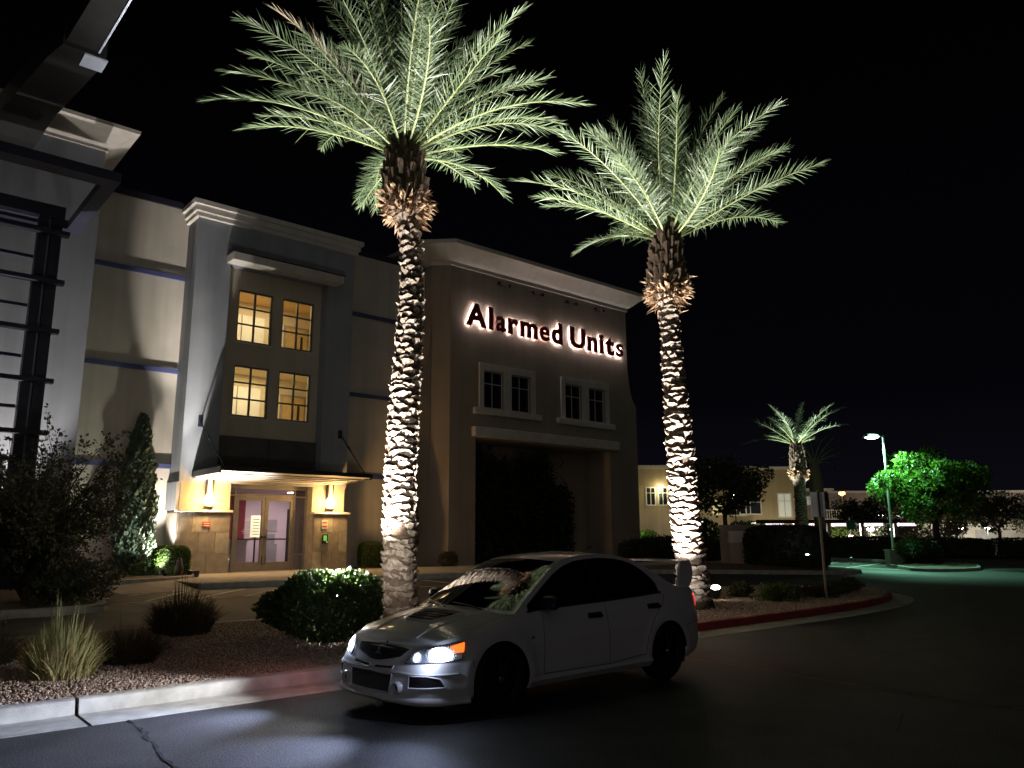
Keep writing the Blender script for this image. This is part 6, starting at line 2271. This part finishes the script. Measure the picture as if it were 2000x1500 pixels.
def win_hole(mbname, x0, x1, z0, z1, parent, m=M_BLACKGLASS, yv=0.0):
    w = obj("window", MB().box(x0 - 0.12, yv - 0.05, z0 - 0.12, x0, yv, z1 + 0.12).box(x1, yv - 0.05, z0 - 0.12, x1 + 0.12, yv, z1 + 0.12).box(x0, yv - 0.05, z1, x1, yv, z1 + 0.12).box(x0, yv - 0.05, z0 - 0.12, x1, yv, z0), M_TRIM, parent)
    obj("pane", MB().box(x0, yv - 0.02, z0, x1, yv - 0.012, z1), m, w)
    xm = (x0 + x1) / 2
    obj("muntin", MB().box(xm - 0.035, yv - 0.045, z0, xm + 0.035, yv - 0.021, z1).box(x0, yv - 0.045, z0 + (z1 - z0) * 0.68, x1, yv - 0.022, z0 + (z1 - z0) * 0.68 + 0.07), M_TRIM, w)
    return w


obj("wall", MB().box(-4, 0, 0, 5.0, 10, 6.2).box(5.0, 3, 0, 11.6, 12, 8.1), M_FTAN, tb)
obj("upper_wall", MB().box(-4, -0.25, 6.2, 5.0, 10, 7.9), M_FTAN, tb)
obj("parapet_cap", MB().box(-4.1, -0.35, 7.9, 5.1, 10, 8.2).box(4.9, 2.85, 8.1, 11.8, 12, 8.35), M_TRIM, tb)
for x0 in (0.75, 1.9, 3.15):
    win_hole("w", x0, x0 + 0.75, 4.5, 6.05, tb)
win_hole("w", 9.2, 10.9, 3.6, 5.2, tb, yv=3.0)
obj("lit_patch", MB().box(7.6, 2.94, 3.6, 8.9, 2.99, 5.0), mat("lit_wall_patch", (0.7, 0.62, 0.35), 0.7, 0, emit=(1, 0.85, 0.4), estr=0.30), tb)  # glowing slab on the wall standing for a lit patch, not glazing
obj("wall_light", MB().sphere((2.05, -0.32, 6.15), 0.2, 12, 8, 1.1, 0.6, 0.7), mat("far_lamp_glow", (1, 1, 1), 0.4, 0, emit=(1.0, 0.93, 0.68), estr=18), tb)
wx, wy = RD(14.05, 74.3)
point("far_building_light", (wx, wy, 5.9), 110, (1.0, 0.84, 0.45), 0.3)
wx, wy = RD(8.6, 73.5)
point("far_building_light", (wx, wy, 5.2), 90, (1.0, 0.80, 0.35), 0.3)

bw = far_thing("balcony_house", "tan building with dark windows and white balcony behind the distant palms", "building", 27.0, 78.0)
obj("wall", MB().box(-5.6, 0, 0, 2.0, 9, 8.0).box(2.0, 1.5, 0, 4.0, 9, 6.0), M_FTAN, bw)
obj("parapet_cap", MB().box(-5.75, -0.15, 8.0, 2.15, 9, 8.3), M_TRIM, bw)
obj("eave", MB().box(1.2, -0.9, 5.9, 4.4, 1.5, 6.1), M_TRIM, bw)
win_hole("w", -4.6, -2.6, 3.7, 5.3, bw)
win_hole("w", -0.8, 0.4, 3.4, 5.6, bw, mat("lit_far_window", (0.6, 0.6, 0.55), 0.4, 0, emit=(0.9, 0.95, 0.8), estr=0.22))
win_hole("w", 2.3, 3.3, 4.6, 5.4, bw, mat("lit_far_window", (0.6, 0.6, 0.55)), yv=1.5)
bal = obj("balcony", MB().box(2.2, -1.2, 3.0, 5.2, 1.5, 3.15), M_TRIM, bw)
for k in range(13):
    obj("baluster", MB().box(2.25 + k * 0.235, -1.15, 3.15, 2.30 + k * 0.235, -1.1, 3.95), M_TRIM, bal)
obj("rail", MB().box(2.2, -1.18, 3.95, 5.2, -1.06, 4.03), M_TRIM, bal)
for k in range(3):
    obj("stair", MB().box(-1.6, -0.6, 1.4 + k * 0.5, 0.2, 0, 1.5 + k * 0.5), M_TRIM, bw)
wx, wy = RD(22.5, 72)
point("far_shrub_light", (wx, wy, 1.5), 170, (1.0, 0.85, 0.3), 0.3)
wx, wy = RD(26.0, 73)
point("far_shrub_light", (wx, wy, 3.2), 160, (1.0, 0.85, 0.5), 0.3)
wx, wy = RD(9.6, 61.5)
point("far_shrub_light", (wx, wy, 2.3), 95, (0.6, 1.0, 0.3), 0.3)

wh_ = far_thing("warehouse", "long plain pale warehouse wall behind the car park trees", "building", 62.0, 115.0)
M_WH = stucco_mat("warehouse_render", (0.36, 0.31, 0.27))
obj("wall", MB().box(-16, 0, 0, 46, 20, 7.6), M_WH, wh_)
obj("parapet_cap", MB().box(-16.2, -0.2, 7.6, 46, 20, 7.9), M_TRIM, wh_)
obj("pilaster", MB().box(2.0, -0.3, 0, 3.0, 0, 7.59), M_WH, wh_)
obj("pilaster", MB().box(18.0, -0.3, 0, 19.0, 0, 7.59), M_WH, wh_)
wx, wy = RD(58, 104)
point("warehouse_light", (wx, wy, 5.0), 900, (1.0, 0.80, 0.58), 0.5)
wx, wy = RD(78, 106)
point("warehouse_light", (wx, wy, 5.0), 900, (1.0, 0.86, 0.66), 0.5)

# carport with lit underside, posts and parked cars
cp = far_thing("carport", "long dark roofed carport with bright underside lamps", "carport", 27.0, 62.0)
obj("roof_fascia", MB().box(-8.0, -0.15, 2.52, 3.2, 0.05, 2.80), mat("carport_maroon", (0.05, 0.015, 0.018), 0.6, 0.1), cp)
obj("roof_deck", MB().box(-8.0, 0.05, 2.6, 3.2, 5.6, 2.72), mat("carport_deck", (0.5, 0.48, 0.5), 0.6, 0.1), cp)
for k in range(5):
    obj("post", MB().box(-7.6 + k * 2.6, 0.2, 0, -7.35 + k * 2.6, 0.45, 2.6), M_BRONZE, cp)
    obj("strip_lamp", MB().box(-7.0 + k * 2.6, 0.5, 2.30, -5.7 + k * 2.6, 0.9, 2.52), mat("carport_lamp_glow", (1, 1, 1), 0.4, 0, emit=(1.0, 0.80, 0.86), estr=1.3), cp)
for k in range(2):
    wx, wy = RD(20.5 + k * 5.5, 64.5)
    point("carport_light", (wx, wy, 2.1), 800, (1.0, 0.86, 0.75), 0.3)
M_FCAR = [mat("far_car_silver", (0.45, 0.45, 0.46), 0.3, 0.05, coat=0.5), mat("far_car_red", (0.25, 0.03, 0.03), 0.3, 0.05, coat=0.5), mat("far_car_dark", (0.06, 0.06, 0.07), 0.3, 0.05, coat=0.5), mat("far_car_white", (0.7, 0.7, 0.7), 0.3, 0.03, coat=0.5)]


def far_car(label, r, d, m, flip=1):
    t = far_thing("parked_car", label, "car", r, d)
    t["group"] = "cars parked under and beside the carport"
    prof = [(-2.2, 0.25), (-2.25, 0.65), (-1.9, 0.88), (-1.2, 0.95), (-0.65, 1.38), (0.7, 1.42), (1.35, 1.02), (2.1, 0.92), (2.22, 0.6), (2.2, 0.25)]
    prof = [(p[0] * flip, p[1]) for p in prof]
    obj("body", MB().prism(prof, -0.85, 0.85, 'y'), m, t, bevel=0.06)
    obj("side_window", MB().prism([(p[0] * flip, p[1]) for p in ((-1.05, 0.97), (-0.6, 1.32), (0.65, 1.35), (1.15, 1.0))], -0.865, -0.852, 'y'), M_BLACKGLASS, t)
    for sx in (-1.35, 1.35):
        obj("wheel", MB().lathe([(0, -0.11), (0.30, -0.11), (0.33, -0.06), (0.33, 0.06), (0.30, 0.11), (0, 0.11)], 16, (sx, -0.78, 0.33), 'y'), M_RUB, t)
        obj("wheel", MB().lathe([(0, -0.11), (0.30, -0.11), (0.33, -0.06), (0.33, 0.06), (0.30, 0.11), (0, 0.11)], 16, (sx, 0.78, 0.33), 'y'), M_RUB, t)
    obj("headlamp", MB().box(2.0 * flip, -0.8, 0.62, 2.24 * flip, -0.55, 0.75), M_SILV, t)


far_car("silver car parked under the carport roof", 21.0, 66.0, M_FCAR[0])
far_car("red car parked under the carport behind the green sign", 26.2, 66.5, M_FCAR[1], -1)
far_car("white car parked beyond the carport posts", 33.0, 71.0, M_FCAR[3])
far_car("dark car parked beside the pale low building", 41.0, 76.0, M_FCAR[2], -1)

# pale low building and small bright yard lamps
lb = far_thing("low_building", "low pale lit building with yard lamps at the frame's edge", "building", 58.0, 100.0)
obj("wall", MB().box(-8, 0, 0, 24, 8, 2.7), mat("pale_block", (0.55, 0.5, 0.42), 0.8, 0.1, 0.6), lb)
obj("roof", MB().box(-8.2, -0.4, 2.7, 24, 8, 2.95), M_TRIM, lb)
for k in range(4):
    d_ = obj("roller_door", MB().box(-6.5 + k * 6.5, -0.06, 0, -3.2 + k * 6.5, -0.005, 2.2), mat("roller_grey", (0.35, 0.34, 0.32), 0.6, 0.1), lb)
M_YARD = mat("yard_lamp_glow", (1, 1, 1), 0.4, 0, emit=(1.0, 0.95, 0.85), estr=30)


def yard_lamp(label, r, d, h, glow=M_YARD, watts=0, col=(1, 0.94, 0.8), hr=0.26):
    t = far_thing("yard_lamp", label, "lamp", r, d)
    t["group"] = "small bright yard lamps in the distance"
    obj("pole", MB().tube([(0, 0, 0), (0, 0, h)], 0.05, 6), M_DARKMET, t)
    obj("lamp_cap", MB().lathe([(0, h + 0.22), (hr, h + 0.1), (hr * 1.1, h + 0.06)], 12), M_DARKMET, t)
    obj("glow_globe", MB().sphere((0, 0, h - 0.04), hr, 10, 8, 1, 1, 0.6), glow, t)
    if watts:
        point("yard_lamp_light", (*RD(r, d - 0.5), h - 0.2), watts, col, 0.2)


yard_lamp("small white yard lamp before the carport posts", 29.2, 65, 2.1, watts=500)
yard_lamp("small white yard lamp between carport and dark tree", 32.0, 67, 2.1, watts=500)
yard_lamp("bright white yard lamp at the near end of the pale low building", 51.8, 92, 2.4, watts=1500)
yard_lamp("bright white yard lamp at the middle of the pale low building", 56.6, 95, 2.4, watts=1500)
yard_lamp("white yard lamp seen below the green lit tree", 34.8, 75, 3.4, watts=60)
yard_lamp("white yard lamp high behind the dark tree by the second palm", 19.4, 69, 4.9, watts=120, hr=0.4)
M_SODIUM = mat("sodium_glow", (1, 0.6, 0.2), 0.4, 0, emit=(1.0, 0.40, 0.06), estr=34)
yard_lamp("orange sodium lamp on a pole above the balcony", 34.2, 82, 5.9, M_SODIUM, 260, (1.0, 0.45, 0.1), 0.3)
yard_lamp("small pinkish lamp low behind the long hedge", 26.8, 63.2, 1.55, mat("pink_glow", (1, 0.7, 0.7), 0.4, 0, emit=(1, 0.5, 0.45), estr=16), 0, hr=0.18)
